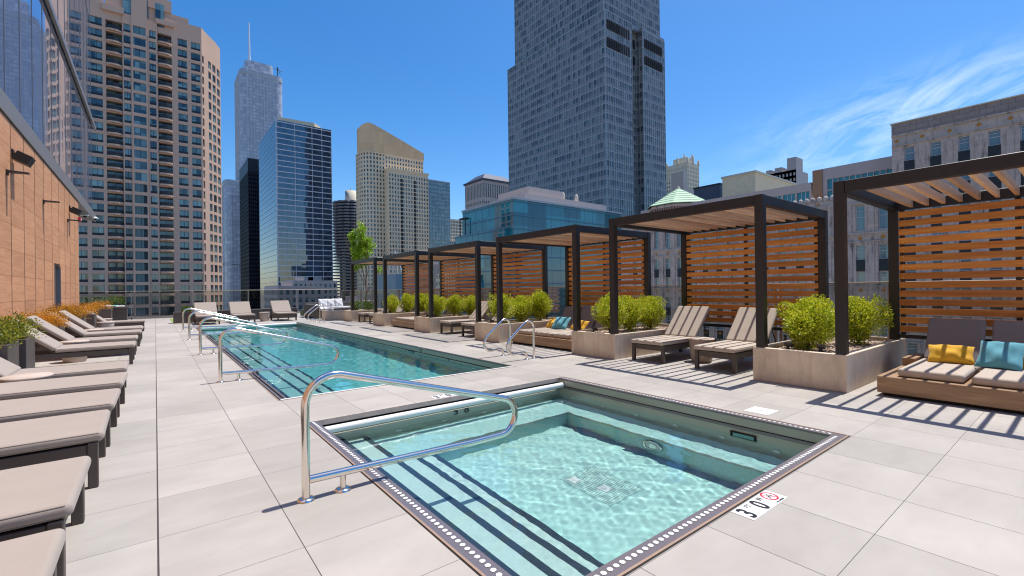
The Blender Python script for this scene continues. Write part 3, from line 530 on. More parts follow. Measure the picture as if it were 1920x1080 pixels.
# ------------------------------------------------------------------ foliage
def leaf_mb(mb, n, shape, size, r, up=.3, asp=.55, stem=None):
    """n leaf quads; shape(r) -> point, outward dir"""
    for _ in range(n):
        p, d = shape(r); d = (Vector(d)+Vector((r.gauss(0, .6), r.gauss(0, .6), r.gauss(0, .6)+up))).normalized()
        t_ = d.cross(Vector((r.gauss(0, 1), r.gauss(0, 1), r.gauss(0, 1)))).normalized(); s_ = size*r.uniform(.6, 1.3); p = Vector(p)
        a = p+d*s_; b = p+t_*s_*asp*.5+d*s_*.45; c = p-t_*s_*asp*.5+d*s_*.45
        mb.add([p, b, a, c], [(0, 1, 2, 3)])
def bush(seed, h, w_, mat='box', n=2600, size=.034, name='boxwood_shrub', squash=1.0):
    r = random.Random(seed); t = thing(name, '', 'shrub'); m = MB()
    lobes = [(Vector((r.gauss(0, .19)*w_, r.gauss(0, .19)*w_, h*r.uniform(.14, .86))), r.uniform(.16, .28)) for _ in range(22)]+[(Vector((0, 0, h*.5)), .42)]*3
    def shp(r):
        c, q = r.choice(lobes); d = Vector((r.gauss(0, 1), r.gauss(0, 1), r.gauss(0, 1))).normalized()
        rad = q*w_*r.uniform(.75, 1.08)
        p = c+Vector((d.x*rad, d.y*rad, d.z*rad*1.25)); p.z = max(.03, min(p.z, h*1.03)); tp = 1-.3*(1-min(1, p.z/(h*.4)))
        return (p.x*tp, p.y*tp, p.z), d
    leaf_mb(m, n, shp, size, r)
    for k in range(70 if n > 4000 else 24):   # upright sprigs that break the outline
        p, d = shp(r); d = (Vector(d)*.5+Vector((0, 0, .9+r.uniform(-.2, .3)))).normalized(); p = Vector(p); ln = r.uniform(.05, .13)
        leaf_mb(m, 22, lambda r: (p+d*ln*r.random(), d), size*1.05, r, .2)
    m.build('foliage', mat, t)
    s = MB()
    for k in range(9):
        a = r.uniform(0, 6.28); q = r.uniform(.1, .3)*w_; s.tube([(0, 0, 0), (q*.4*math.cos(a), q*.4*math.sin(a), h*.3), (q*math.cos(a), q*math.sin(a), h*.75)], [.009, .006, .003], 5)
    s.build('stem', 'bark', t); return t
b1 = bush(1, .74, .64, n=10500, size=.031); b2 = bush(2, .80, .60, n=10500, size=.031); b3 = bush(3, .72, .60, n=9500, size=.031)
places = []
bl = ['front bush beside the post', 'middle bush', 'rear bush by the guardrail']
for k in range(6):
    y = 1.94+PITCH*k
    if k == 5: continue
    for j, (x, yy) in enumerate(((7.28, .56), (7.98, .60), (8.62, .52)) if k else ((7.32, .62), (8.02, .80), (8.62, .38))): places.append((k, j, x, y+yy))
for n_, (k, j, x, y) in enumerate(places):
    src = (b1, b2, b3)[(k+j) % 3]; lb = f'yellow-green boxwood, {bl[j]} in the {ORD[k]} planter'; r_ = rng.uniform(0, 6.28); sz = rng.uniform(.92, 1.08)
    if n_ < 3: o = (b1, b2, b3)[(k+j) % 3]; o.location = (x, y, .42); o['label'] = lb; o['group'] = 'boxwood shrubs in the concrete planters'
    else: o = dup(src, (x, y, .42), r_, lb)
    q_ = 1.12 if (k, j) == (0, 0) else 1; o.scale = (sz*q_, sz*q_, sz*(1.02 if q_ > 1 else 1))
d1 = bush(11, .42, .52, 'darkleaf', 1500, .04, 'dark_shrub'); d1.location = (7.2, 20.9, .42); d1['label'] = 'dark green shrub left of the post in the farthest planter'
d2 = bush(12, .42, .60, 'darkleaf', 1500, .04, 'dark_shrub'); d2.location = (7.6, 20.35, .42); d2['label'] = 'dark green shrub right of the post in the farthest planter'
d3 = bush(13, .40, .55, 'tree', 1100, .045, 'lime_shrub'); d3.location = (9.0, 20.4, .42); d3['label'] = 'bright lime shrub behind the farthest cabana'
# path lights in the planters
def spot():
    t = thing('garden_spotlight', '', 'spotlight'); m = MB(); m.lathe([(0, 0), (.02, 0), (.02, .07), (.012, .08)], 10); m.build('stake', 'black', t)
    m = MB(); m.rbox(-.05, .05, -.045, .045, .08, .125, .008, 2, mat=Matrix.Rotation(R(18), 4, 'Y')); m.build('lamp_head', 'charcoal', t); return t
s0 = spot(); first = True
for k in range(5):
    for j, (x, yy) in enumerate(((7.05, .78), (7.12, .40))):
        lb = f'small black spotlight under the bushes of the {ORD[k]} planter, '+('left one' if j == 0 else 'right one')
        if first: s0.location = (x, 1.94+yy, .41); s0['label'] = lb; s0['group'] = 'spotlights in the planters'; first = False
        else: dup(s0, (x, 1.94+PITCH*k+yy, .41), rng.uniform(-.5, .5), lb)
# ------------------------------------------------------------------ loungers
def lounger(name, label, W_, L_=1.9, seat=1.12, ang=48, back=.80, fab='cush', rails=True):
    """foot end at x=0, head towards +x"""
    t = thing(name, label, 'sun lounger'); h = W_/2; zt = .315
    for x in (.06, L_-.25):
        for y in (-h+.03, h-.03): m = MB(); m.rbox(x-.028, x+.028, y-.03, y+.03, 0, zt-.002, .005, 1); m.build('leg', 'charcoal', t)
    m = MB()
    for y in (-h+.03, h-.03): m.rbox(.09, L_-.29, y-.02, y+.02, zt-.10, zt-.012, .004, 1); m.rbox(L_-.21, L_, y-.02, y+.02, zt-.10, zt-.012, .004, 1)
    m.rbox(.05, .085, -h+.062, h-.062, zt-.10, zt-.012, .004, 1); m.rbox(L_-.03, L_-.005, -h+.052, h-.052, zt-.10, zt-.012, .004, 1); m.box(.09, seat, -h+.055, h-.055, zt-.05, zt-.02)
    m.build('frame', 'charcoal', t)
    m = MB(); m.rbox(0, seat, -h, h, zt, zt+.072, .03, 4); c = m.build('seat_cushion', fab, t)
    pm = MB(); 
    for z in (zt+.012, zt+.060): pm.tube([(.012, -h+.03, z), (.012, h-.03, z), (.03, h-.008, z), (seat-.03, h-.008, z)], .004, 6); pm.tube([(.012, -h+.03, z), (.03, -h+.008, z), (seat-.03, -h+.008, z)], .004, 6)
    pm.build('piping', 'charcoal2', c)
    mt = Matrix.Translation((seat-.005, 0, zt+.014)) @ Matrix.Rotation(R(-ang), 4, 'Y'); m = MB(); m.rbox(.02, back, -h, h, 0, .072, .03, 4, mat=mt); m.build('back_cushion', fab, t)
    m = MB(); m.rbox(.0, back-.03, -h+.03, h-.03, -.032, -.004, .005, 1, mat=mt); m.build('backrest', 'charcoal', t)
    m = MB(); bx = seat+.5*math.cos(R(ang)); bz = zt+.5*math.sin(R(ang))
    for y in (-h+.08, h-.08): m = MB(); m.tube([(bx+.02, y, bz-.03), (min(L_-.1, bx+.28), y, zt-.06)], .009, 8); m.build('strut', 'black', t)
    return t
MT['charcoal2'] = simple('cushion_piping', C(120, 108, 100), .8, 0, .05)
lr = lounger('sun_lounger', '', .68, 1.85, 1.10, 47, .80)
rl = [(4.98, 6.97, 'left taupe lounger with striped shade under the second cabana'), (3.72, 6.97, 'right taupe lounger with striped shade under the second cabana'),
      (4.98+2*PITCH, 6.97, 'left taupe lounger under the fourth cabana'), (3.72+2*PITCH, 6.97, 'right taupe lounger under the fourth cabana'), (4.98+4*PITCH, 6.97, 'left lounger under the farthest cabana'), (3.72+4*PITCH, 6.97, 'right lounger under the farthest cabana')]
G1 = 'taupe loungers under the cabanas'
for k, (y, x, lb) in enumerate(rl):
    y += .06
    if k == 0: lr.location = (x, y, 0); lr['label'] = lb; lr['group'] = G1
    else: dup(lr, (x, y, 0), rng.uniform(-.02, .02), lb)
ll = lounger('sun_lounger', '', .82, 1.85, 1.10, 40, .84, 'cushlight')
LY = [2.26, 3.34, 4.72, 5.79, 7.00, 8.26, 11.75, 13.45, 15.45, 17.1, 21.3]
num = ['first', 'second', 'third', 'fourth', 'fifth', 'sixth', 'seventh', 'eighth', 'ninth', 'tenth', 'eleventh']
det = ['cut off by the corner of the picture', 'whose foot end overlaps the corner lounger', 'beside its twin in the near left row', 'at the middle of the near left group', 'next to the round side table at the left edge', 'last before the gap with the charcoal planter', 'just past the big charcoal planter with green shrubs', 'past the big charcoal planter, back raised beside the planter', 'in front of the golden shrubs', 'with its back near the wall door', 'farthest one by the towel cabinet']
for k, y in enumerate(LY):
    lb = f'{num[k]} lounger in the left row, {det[k]}'
    if k == 0: ll.location = (-.30, y, 0); ll.rotation_euler = (0, 0, R(180)); ll['label'] = lb; ll['group'] = 'taupe loungers along the wood wall'
    else: dup(ll, (-.30+rng.uniform(-.02, .02), y, 0), R(180)+rng.uniform(-.022, .022), lb)
far = [(1.75, 22.9, 'far lounger facing the camera, left of three behind the handrails'), (3.05, 22.75, 'far lounger facing the camera, middle of three at the end of the pool'), (4.78, 22.95, 'far lounger facing the camera, right of three at the end of the pool')]
for x, y, lb in far: o = dup(ll, (x, y, 0), R(90), lb); o['group'] = 'three loungers at the end of the pool'
# ------------------------------------------------------------------ drum tables
def drum():
    t = thing('side_table', '', 'side table'); m = MB(); m.lathe([(.0, .005), (.16, .0), (.175, .02), (.205, .30), (.21, .375), (.205, .385)], 32); m.build('table_base', 'drum', t)
    m = MB(); m.lathe([(.208, .386), (.222, .39), (.225, .405), (.215, .418), (0, .420)], 32); m.build('table_top', 'drum', t); return t
dt = drum(); DR = [(-1.18, 7.63, 'between the fifth and sixth left loungers'), (-1.28, 12.6, 'between the loungers just past the big charcoal planter'), (-1.3, 16.28, 'between the ninth and tenth left loungers'), (-1.3, 20.3, 'in front of the farthest left lounger'), (-1.5, 22.9, 'behind the farthest left lounger, by the towel cabinet'),
     (7.75, 4.42, 'between the two loungers of the second cabana'), (7.75, 4.42+2*PITCH, 'between the two loungers of the fourth cabana'), (3.95, 23.6, 'between the far loungers at the end of the pool'), (-1.3, 4.02+.02, 'between the second and third left loungers')]
for k, (x, y, lb) in enumerate(DR):
    lb = 'round pale concrete side table '+lb
    if k == 0: dt.location = (x, y, 0); dt['label'] = lb; dt['group'] = 'round concrete side tables'
    else: dup(dt, (x, y, 0), 0, lb)
# ------------------------------------------------------------------ daybeds and pillows
def daybed(label, W_=2.3, two=True):
    t = thing('daybed', label, 'daybed', (0, 0, 0), 0, 'low teak daybeds in the cabanas'); D = 1.95
    m = MB(); m.rbox(0, D, 0, W_, .04, .235, .004, 1); m.build('platform', 'teak', t)
    m = MB(); m.box(.05, D-.05, .05, W_-.05, 0, .04); m.build('plinth', 'slot', t)
    for y0 in (0, W_-.14): m = MB(); m.rbox(1.15, D-.15, y0+.001, y0+.139, .237, .34, .004, 1); m.build('arm_block', 'teak', t)
    w2 = .58
    for k in range(3):
        y0 = W_-.17-w2-k*(w2+.055)
        if y0 < .02: break
        m = MB(); m.rbox(.10, 1.34, y0, y0+w2, .238, .335, .035, 4); m.build('seat_cushion', 'cush', t)
        mt = Matrix.Translation((1.47, y0, .26)) @ Matrix.Rotation(R(-56), 4, 'Y'); m = MB(); m.rbox(.02, .68, .004, w2-.004, 0, .08, .03, 4, mat=mt); m.build('back_cushion', 'cushdark', t)
        mt2 = Matrix.Translation((1.48, y0, .25)) @ Matrix.Rotation(R(-56), 4, 'Y'); m = MB(); m.rbox(.02, .64, .03, w2-.03, -.03, -.003, .004, 1, mat=mt2); m.build('backrest', 'charcoal', t)
    return t
MT['cushdark'] = fabric('shaded_taupe_canvas', C(140, 130, 130))  # taupe canvas darkened, shade on the daybed backs put into the colour
db = daybed('nearest low teak daybed, with mustard and teal pillows, at the right edge'); db.location = (6.92, -.62, 0)
dup(db, (6.95, -.72+2*PITCH+.18, 0), 0, 'teak daybed under the third cabana, behind the near pool ladder'); dup(db, (6.95, -.72+4*PITCH+.18, 0), 0, 'teak daybed under the fifth cabana, low beside the pool')
def pillow(name, mat, label, loc, w_, h_, rz, tilt=28, th=.15, group='scatter pillows on the daybeds'):
    t = thing(name, label, 'pillow', loc, rz, group); m = MB(); n = 14; P = {}
    for sgn in (1, -1):
        for i in range(n+1):
            for j in range(n+1):
                u, v = i/n*2-1, j/n*2-1; e = (max(0, 1-u**2))**.42*(max(0, 1-v**2))**.42; pin = 1-.09*(1-abs(u))*abs(v)**3; pin2 = 1-.09*(1-abs(v))*abs(u)**3
                y = u*w_/2*pin2*1.0; z = v*h_/2*pin; wr = .012*math.sin(7*u+3*v)*e+.01*math.sin(5*v-4*u)*e
                P[(sgn, i, j)] = (sgn*(th/2*e)+wr, y, z+h_/2)
    for sgn in (1, -1):
        idx = {}; vs = []
        for i in range(n+1):
            for j in range(n+1): idx[(i, j)] = len(vs); vs.append(P[(sgn, i, j)])
        mt = Matrix.Rotation(R(tilt), 4, 'Y'); fs = [(idx[(i, j)], idx[(i+1, j)], idx[(i+1, j+1)], idx[(i, j+1)])[::sgn] for i in range(n) for j in range(n)]
        m.add([mt @ Vector(v) for v in vs], fs, 0, True)
    m.build('pillow_cover', mat, t); return t
pillow('pillow', 'yellow', 'mustard lumbar pillow on the near daybed, left of the teal one', (7.92, 1.17, .34), .44, .29, R(8), 46)
pillow('pillow', 'teal', 'square teal pillow in the middle of the near daybed', (7.78, .75, .34), .40, .42, R(-6), 46)
pillow('pillow', 'yellow', 'mustard pillow cut by the right edge, beside the near teal pillow', (7.92, .36, .34), .50, .29, R(-5), 46)
yd = -.72+2*PITCH+.18
pillow('pillow', 'yellow', 'mustard pillow at the left on the daybed behind the pool ladder', (7.98, yd+1.86, .34), .46, .30, R(8), 46)
pillow('pillow', 'teal', 'teal pillow between two mustard ones behind the pool ladder', (7.84, yd+1.50, .34), .44, .40, R(14), 46)
pillow('pillow', 'yellow', 'mustard pillow at the right on the daybed behind the pool ladder', (7.98, yd+1.02, .34), .50, .30, R(-5), 46)
yd = -.72+4*PITCH+.18
pillow('pillow', 'yellow', 'mustard pillow on the fifth cabana daybed', (7.98, yd+.9, .34), .46, .30, R(8), 46)
pillow('pillow', 'teal', 'teal pillow on the fifth cabana daybed', (7.84, yd+.55, .34), .44, .40, R(14), 46)
# ------------------------------------------------------------------ left wall building
def wood_building():
    t = thing('pool_house', 'woodgrain panelled building with mirror glass storeys above, at the left edge', 'building')
    X = -2.62; YE = 27.45; yj = [-6+.14+1.335*k for k in range(26) if -6+.14+1.335*k < YE-.4]+[YE]; zj = [.597*k for k in range(10)]
    m = MB(); dy0, dy1 = 21.2, 22.3
    for a, b in zip(yj[:-1], yj[1:]):
        for z0, z1 in zip(zj[:-1], zj[1:]):
            segs = [(a, b)]
            if z0 < 2.2:
                segs = [(p, q) for p, q in ((a, min(b, dy0)), (max(a, dy1), b)) if q-p > .03]
            for p, q in segs: m.box(X-.005, X, p+.028, q-.028, z0+.003, z1-.003)
    m.build('wall_panels', 'panel', t)
    m = MB(); m.box(-14, X-.006, -6, dy0-.05, 0, 5.38); m.box(-14, X-.006, dy1+.05, YE, 0, 5.38); m.box(-14, X-.3, dy0-.05, dy1+.05, 0, 5.38); m.box(X-.3, X-.006, dy0-.05, dy1+.05, 2.3, 5.38); m.box(-14, -3.3, -6, YE, -60, -.01); m.build('wall', 'joint', t)
    d = MB(); d.box(X-.24, X-.2, dy0, dy1, 0, 2.26); dd = d.build('door', 'darkmetal', t); d = MB(); d.tube([(X-.19, dy0+.12, .95), (X-.13, dy0+.12, .95), (X-.13, dy0+.12, 1.2), (X-.19, dy0+.12, 1.2)], .012, 8); d.build('handle', 'chrome', dd)
    m = MB(); m.box(X-.19, X+.02, dy0-.05, dy0-.002, 0, 2.3); m.box(X-.19, X+.02, dy1+.002, dy1+.05, 0, 2.3); m.build('door_frame', 'fascia', t)
    m = MB(); m.rbox(X-.06, X+.035, -6, 34.5, 5.38, 5.83, .01, 1); m.rbox(-12, X-.062, YE+.1, 34.5, 5.44, 5.80, .01, 1); m.build('fascia', 'fascia', t)
    m = MB(); m.box(X+.001, X+.01, -6, YE, 5.355, 5.378); m.build('fascia_dark_strip', 'slot', t)  # solid dark strip along the wall just below the fascia
    # upper mirror glass storeys: tall panes
    m = MB(); y1 = 34.2; m.box(-14, X-.1, -6, y1, 5.86, 62); m.build('mirror_glass', 'mirrorglass', t)
    m = MB(); y = y1
    while y > -6: m.box(X-.10, X-.088, y-.012, y+.012, 5.86, 62); y -= 1.55
    for z in (11.1, 16.5, 22, 27.5): m.box(X-.10, X-.085, -6, y1, z, z+.05)
    m.build('glass_joint', 'fascia', t)
    m = MB(); m.rbox(X-.08, X+.02, -6, 35.4, 10.72, 10.95, .01, 1); m.build('upper_fascia', 'fascia', t)
    m = MB(); m.box(X-.10, X-.04, YE+.02, YE+.30, .0, 5.3); m.box(-14, X-.3, YE+.32, YE+.5, 0, 5.3); m.build('corner_glazing', 'winglass', t)
    return t
def mirror():
    t = NT('blue_mirror_glass'); o = t.obj(); n = t.noise(t.mapv(o, (1, .65, .18)), 1.0, 2, .5); g = t.bump(n, .5, .007)
    t.bsdf((.42, .48, .66), .02, .85, g); return t.m
MT['mirrorglass'] = mirror(); wood_building()
def wall_lamp():
    t = thing('wall_floodlight', '', 'floodlight'); m = MB(); m.rbox(0, .03, -.09, .09, -.09, .09, .004, 1); m.rbox(.03, .14, -.02, .02, -.02, .02, .003, 1); m.build('bracket', 'black', t)
    m = MB(); m.rbox(.08, .36, -.19, .19, -.12, .10, .01, 2, mat=Matrix.Rotation(R(26), 4, 'Y')); m.build('lamp_head', 'black', t); return t
wl = wall_lamp(); wl.location = (-2.62, 15.65, 4.67); wl['label'] = 'black floodlight high on the wood wall, nearest the camera'; wl['group'] = 'floodlights on the wood wall'
dup(wl, (-2.62, 24.7, 4.71), 0, 'black floodlight high on the wood wall, near the red alarm')
def blade():
    t = thing('wall_downlight', '', 'wall light'); m = MB(); m.box(0, .03, -.06, .06, -.10, .02); m.build('bracket', 'black', t); m = MB(); m.prism([(.03, -.11), (.36, -.05), (.36, .05), (.03, .11)], -.035, .0); m.build('blade', 'black', t); return t
bl_ = blade(); bl_.location = (-2.62, 15.1, 4.15); bl_['label'] = 'thin black wall light below the near floodlight'; bl_['group'] = 'thin black wall lights'
dup(bl_, (-2.62, 19.37, 4.16), 0, 'thin black wall light alone at the middle of the wood wall'); dup(bl_, (-2.62, 24.16, 4.2), 0, 'thin black wall light below the far floodlight')
m = MB(); m.rbox(0, .09, -.07, .07, -.1, .1, .01, 2, 0); m.rbox(.09, .12, -.04, .04, -.05, .05, .008, 1, 1); m.build('fire_alarm', ['red', 'whitepaint'], None, 'red fire alarm strobe at the far top corner of the wood wall', 'alarm', loc=(-2.62, 27.25, 4.59))
for y, z, lb in ((31.2, 5.3, 'white dome camera hanging under the fascia, left one'), (33.8, 5.5, 'white dome camera on the end of the fascia')):
    t = thing('security_camera', lb, 'camera', (-2.58 if y > 33 else -2.75, y, z-.02), 0, 'white dome cameras on the fascia'); m = MB(); m.lathe([(0, .09), (.08, .09), (.1, .06), (.17, .02), (.17, -.01), (.08, -.02)], 20); m.build('housing', 'whitepaint', t); m = MB(); m.lathe([(.08, -.02), (.07, -.07), (.03, -.1), (0, -.105)], 16); m.build('dome', 'slot', t)
# ------------------------------------------------------------------ charcoal box planters along the wall
def boxplanter(x, y, lx, ly, h, mat, lb, seed, plant, fh=.32, n=2600):
    t = thing('box_planter', lb, 'planter', (x, y, 0), 0, 'charcoal box planters along the wood wall'); m = MB(); e = .03
    m.rbox(0, lx, 0, e, 0, h, .004, 1); m.rbox(0, lx, ly-e, ly, 0, h, .004, 1); m.rbox(0, e, e+.001, ly-e-.001, 0, h, .004, 1); m.rbox(lx-e, lx, e+.001, ly-e-.001, 0, h, .004, 1); m.build('planter_box', 'boxgrey', t)
    m = MB(); m.box(e, lx-e, e, ly-e, .05, h-.05); m.build('soil', 'soil', t)
    r = random.Random(seed); p = thing(plant, lb.replace('charcoal box planter', 'low mounded shrub').replace('planter', 'shrub'), 'shrub', (x, y, h-.06), 0, 'low shrubs in the charcoal boxes'); m = MB()
    cl_ = [(r.uniform(.08, lx-.08), r.uniform(.08, ly-.08)) for _ in range(26)]
    def shp(r):
        cx, cy_ = r.choice(cl_); d = Vector((r.gauss(0, 1), r.gauss(0, 1), abs(r.gauss(0, 1)))).normalized(); q = r.uniform(.12, .24)*min(1, fh/.3)
        z = abs(d.z)*q*1.1+r.uniform(0, fh-.1); return (cx+d.x*q, cy_+d.y*q, max(.02, z)), d
    leaf_mb(m, n, shp, .032, r, .5); m.build('foliage', mat, p)
    s = MB()
    for k in range(22): cx, cy_ = cl_[k]; s.tube([(cx, cy_, 0), (cx+r.uniform(-.1, .1), cy_+r.uniform(-.1, .1), fh*1.15)], [.006, .002], 4)
    s.build('stem', 'bark', p); return t
boxplanter(-2.42, 9.68, .92, .62, .70, 'hedge', 'big charcoal box planter with yellow-green leaves behind the near loungers', 21, 'green_shrub', .30, 6000)
boxplanter(-2.42, 8.74, .90, .62, .70, 'hedge', 'charcoal box planter cut by the left edge with green leaves', 26, 'green_shrub', .26, 3400)
boxplanter(-2.52, 14.15, .86, .60, .62, 'rust', 'charcoal box planter with golden leaves behind the eighth lounger', 22, 'golden_shrub', .30, 4000)
boxplanter(-2.50, 17.8, .88, .7, .64, 'redbrown', 'charcoal box planter with reddish golden leaves before the door', 23, 'copper_shrub', .36, 4500)
boxplanter(-2.42, 19.5, .90, .7, .70, 'rust', 'charcoal box planter with orange leaves beside the copper one', 24, 'golden_shrub', .30, 4000)
boxplanter(-2.15, 25.2, .7, .7, .72, 'rust', 'charcoal box planter with orange leaves by the towel cabinet', 25, 'golden_shrub', .30, 2000)
boxplanter(-2.75, 28.9, 1.5, .7, .8, 'darkleaf', 'charcoal box planter with tall grassy leaves in the far left corner', 27, 'grassy_shrub', .45, 2600)
# dark bench-height planters behind the far loungers
for k, (x0, x1, y, lb) in enumerate(((.62, 2.2, 25.0, 'long low charcoal planter behind the left far lounger'), (2.3, 4.1, 25.3, 'long low charcoal planter behind the middle far lounger'), (4.2, 5.8, 25.6, 'long low charcoal planter behind the right far lounger'))):
    t = thing('low_planter', lb, 'planter', (x0, y, 0), 0, 'low charcoal planters behind the far loungers'); m = MB(); Lx = x1-x0; m.rbox(0, Lx, 0, .04, 0, .50, .005, 1); m.rbox(0, Lx, .5, .54, 0, .50, .005, 1); m.rbox(0, .04, .041, .499, 0, .5, .005, 1); m.rbox(Lx-.04, Lx, .041, .499, 0, .5, .005, 1); m.build('planter_box', 'boxgrey', t); m = MB(); m.box(.04, Lx-.04, .04, .5, .1, .46); m.build('soil', 'soil', t)
    p = bush(30+k, .22, .5, 'darkleaf', 260, .05, 'sparse_shrub'); p.location = (x0+.5+k*.3, y+.27, .45); p['label'] = 'sparse dark plant in the '+lb.replace('long low charcoal planter', 'low planter')
m = MB(); m.quad((.62, 25.6, .003), (-.05+.62, 29.5, .003), (5.8, 29.5, .003), (5.8, 26.2, .003)); m.build('grass', simple('artificial_turf', C(120, 150, 40), .95, 0, .25, 60, .5), kind='stuff')
# towel cabinet
t = thing('towel_cabinet', 'grey slatted towel cabinet with folded towels by the far left fence', 'cabinet', (-1.95, 26.6, 0)); m = MB(); m.rbox(0, .95, 0, .6, .02, .72, .006, 1)
m.build('cabinet_body', 'boxgrey', t); m = MB()
for k in range(5): m.box(.02, .93, -.012, -.001, .1+k*.12, .17+k*.12)
m.build('slats', 'charcoal', t); m = MB(); m.rbox(-.03, .98, -.03, .63, .722, .75, .005, 1); m.build('cabinet_top', 'charcoal', t)
for k, (x, y, w_, mt_, z) in enumerate(((.0, .1, .4, 'white', .752), (.3, .15, .35, 'towel', .752), (.55, .12, .32, 'white', .752))):
    m = MB(); m.rbox(x, x+w_, y, y+.4, z, z+.10-.02*k, .03, 3); m.build('folded_towel', mt_, None, ['white folded towel at the left on the towel cabinet', 'aqua folded towel in the middle of the towel cabinet', 'white folded towel at the right on the towel cabinet'][k], 'towel', 'folded towels', loc=(-1.95, 26.6, 0))
# far sofa with white pillows, coffee blocks
t = thing('sofa', 'grey wicker corner sofa with white cushions at the far end of the deck', 'sofa', (6.1, 23.5, 0)); m = MB(); m.rbox(0, 2.6, 2.0, 2.8, .05, .40, .02, 2); m.rbox(0, .25, 0, 2.0, .05, .68, .02, 2); m.rbox(.25, .95, .0, 1.98, .05, .40, .02, 2); m.rbox(.251, 2.6, 2.55, 2.8, .401, .72, .02, 2); m.build('sofa_frame', 'boxgrey', t)
m = MB(); m.rbox(.28, .93, .03, 1.9, .402, .50, .03, 3); m.rbox(.28, 2.55, 1.95, 2.5, .402, .50, .03, 3); m.build('seat_cushion', 'white', t)
for k in range(3): pillow('pillow', 'white', ['white pillow at the left of the far sofa', 'white pillow in the middle of the far sofa', 'white pillow at the right of the far sofa'][k], (7.1+k*.42, 25.6-.02*k, .5), .46, .46, R(90+k*8-6), 20, group='white pillows on the far sofa')
t = thing('concrete_bench', 'pale concrete bench block beside the farthest planter', 'bench', (6.2, 21.9, 0)); m = MB(); m.rbox(0, .9, 0, .7, 0, .43, .01, 2); m.build('bench_block', 'concrete', t)
t = thing('lantern', 'white wire lantern on the concrete bench block', 'lantern', (6.45, 22.2, .43)); m = MB()
for k in range(8): a = k*math.pi/4; m.tube([(.08*math.cos(a), .08*math.sin(a), 0), (.1*math.cos(a), .1*math.sin(a), .15), (.07*math.cos(a), .07*math.sin(a), .28)], .006, 5)
m.build('wire_cage', 'winwhite', t); m = MB(); m.lathe([(0, 0), (.035, 0), (.035, .12), (0, .12)], 12); m.build('candle', 'whitepaint', t)
# ------------------------------------------------------------------ young tree
def tree():
    t = thing('young_maple', 'slim young tree with lime green leaves behind the farthest cabana', 'tree', (8.05, 21.9, .42)); r = random.Random(5); s = MB(); tips = []
    def limb(p, d, ln, rad, lv):
        pts = [p]; q = Vector(p); dd = Vector(d)
        for k in range(4): dd = (dd+Vector((r.gauss(0, .09), r.gauss(0, .09), .06))).normalized(); q = q+dd*ln/4; pts.append(q.copy())
        s.tube(pts, [rad*(1-.16*k) for k in range(5)], 6)
        if lv > 0:
            for k in range(4 if lv == 2 else 3): f = r.uniform(.35, 1); b = pts[min(4, int(f*4)+1)]; a = r.uniform(0, 6.28); limb(b, (dd+Vector((math.cos(a)*.55, math.sin(a)*.55, .35))).normalized(), ln*r.uniform(.45, .62), rad*.5, lv-1)
        if lv < 2: tips.extend(pts[1:])
    limb(Vector((0, 0, 0)), Vector((.02, 0, 1)), 1.3, .035, 0)
    for a in range(7): q = a*.9; limb(Vector((.02, 0, .75+a*.14)), Vector((math.cos(q)*.42, math.sin(q)*.42, 1)).normalized(), 1.75, .018, 2)
    s.build('trunk', 'bark', t); tips = [p for p in tips if p.z > 1.0]; m = MB()
    clumps = [(r.choice(tips), r.uniform(.10, .24)) for _ in range(190)]
    clumps = [(c, q) for c, q in clumps if math.hypot(c.x, c.y) < .30+.45*max(0, min(1, (c.z-1.0)/.8)) ]
    def shp(r): c, q = r.choice(clumps); d = Vector((r.gauss(0, 1), r.gauss(0, 1), r.gauss(0, 1))).normalized(); return c+d*q*r.uniform(.3, 1), d
    leaf_mb(m, 9000, shp, .07, r, -.1, .8); m.build('crown', 'tree', t); t.scale = (.95, .95, .92)
tree()
# ------------------------------------------------------------------ guardrails
def guard(name, label, a, b, z1, spacing, twin=True, midrail=False):
    t = thing(name, label, 'guardrail', (a[0], a[1], 0)); d = Vector((b[0]-a[0], b[1]-a[1], 0)); Ln = d.length; ang = math.atan2(d.y, d.x); t.rotation_euler = (0, 0, ang)
    m = MB(); m.rbox(0, Ln, -.035, .035, z1-.03, z1, .006, 1); m.build('top_rail', 'railgrey', t)
    m = MB(); m.rbox(0, Ln, -.03, .03, .02, .11, .004, 1); m.build('bottom_rail', 'railgrey', t)
    n = max(1, round(Ln/spacing))
    for k in range(n+1):
        x = k*Ln/n
        for dx in ((-.05, .05) if twin else (0,)):
            if not (0 <= x+dx <= Ln): continue
            p = MB(); p.rbox(x+dx-.022, x+dx+.022, -.03, .03, .0, z1-.032, .003, 1); p.build('guard_post', 'railgrey', t)
        if k < n: g = MB(); g.box(x+.09, (k+1)*Ln/n-.09, -.006, .006, .112, z1-.035); g.build('glass_panel', 'railglass', t)
    return t
guard('guardrail', 'glass guardrail behind the cabanas, facing the stone building', (9.62, -5), (9.62, 30.5), 1.39, 1.82)
guard('guardrail', 'glass guardrail across the far end of the deck', (-3.6, 30.6), (9.55, 30.6), 1.47, 2.4, False)
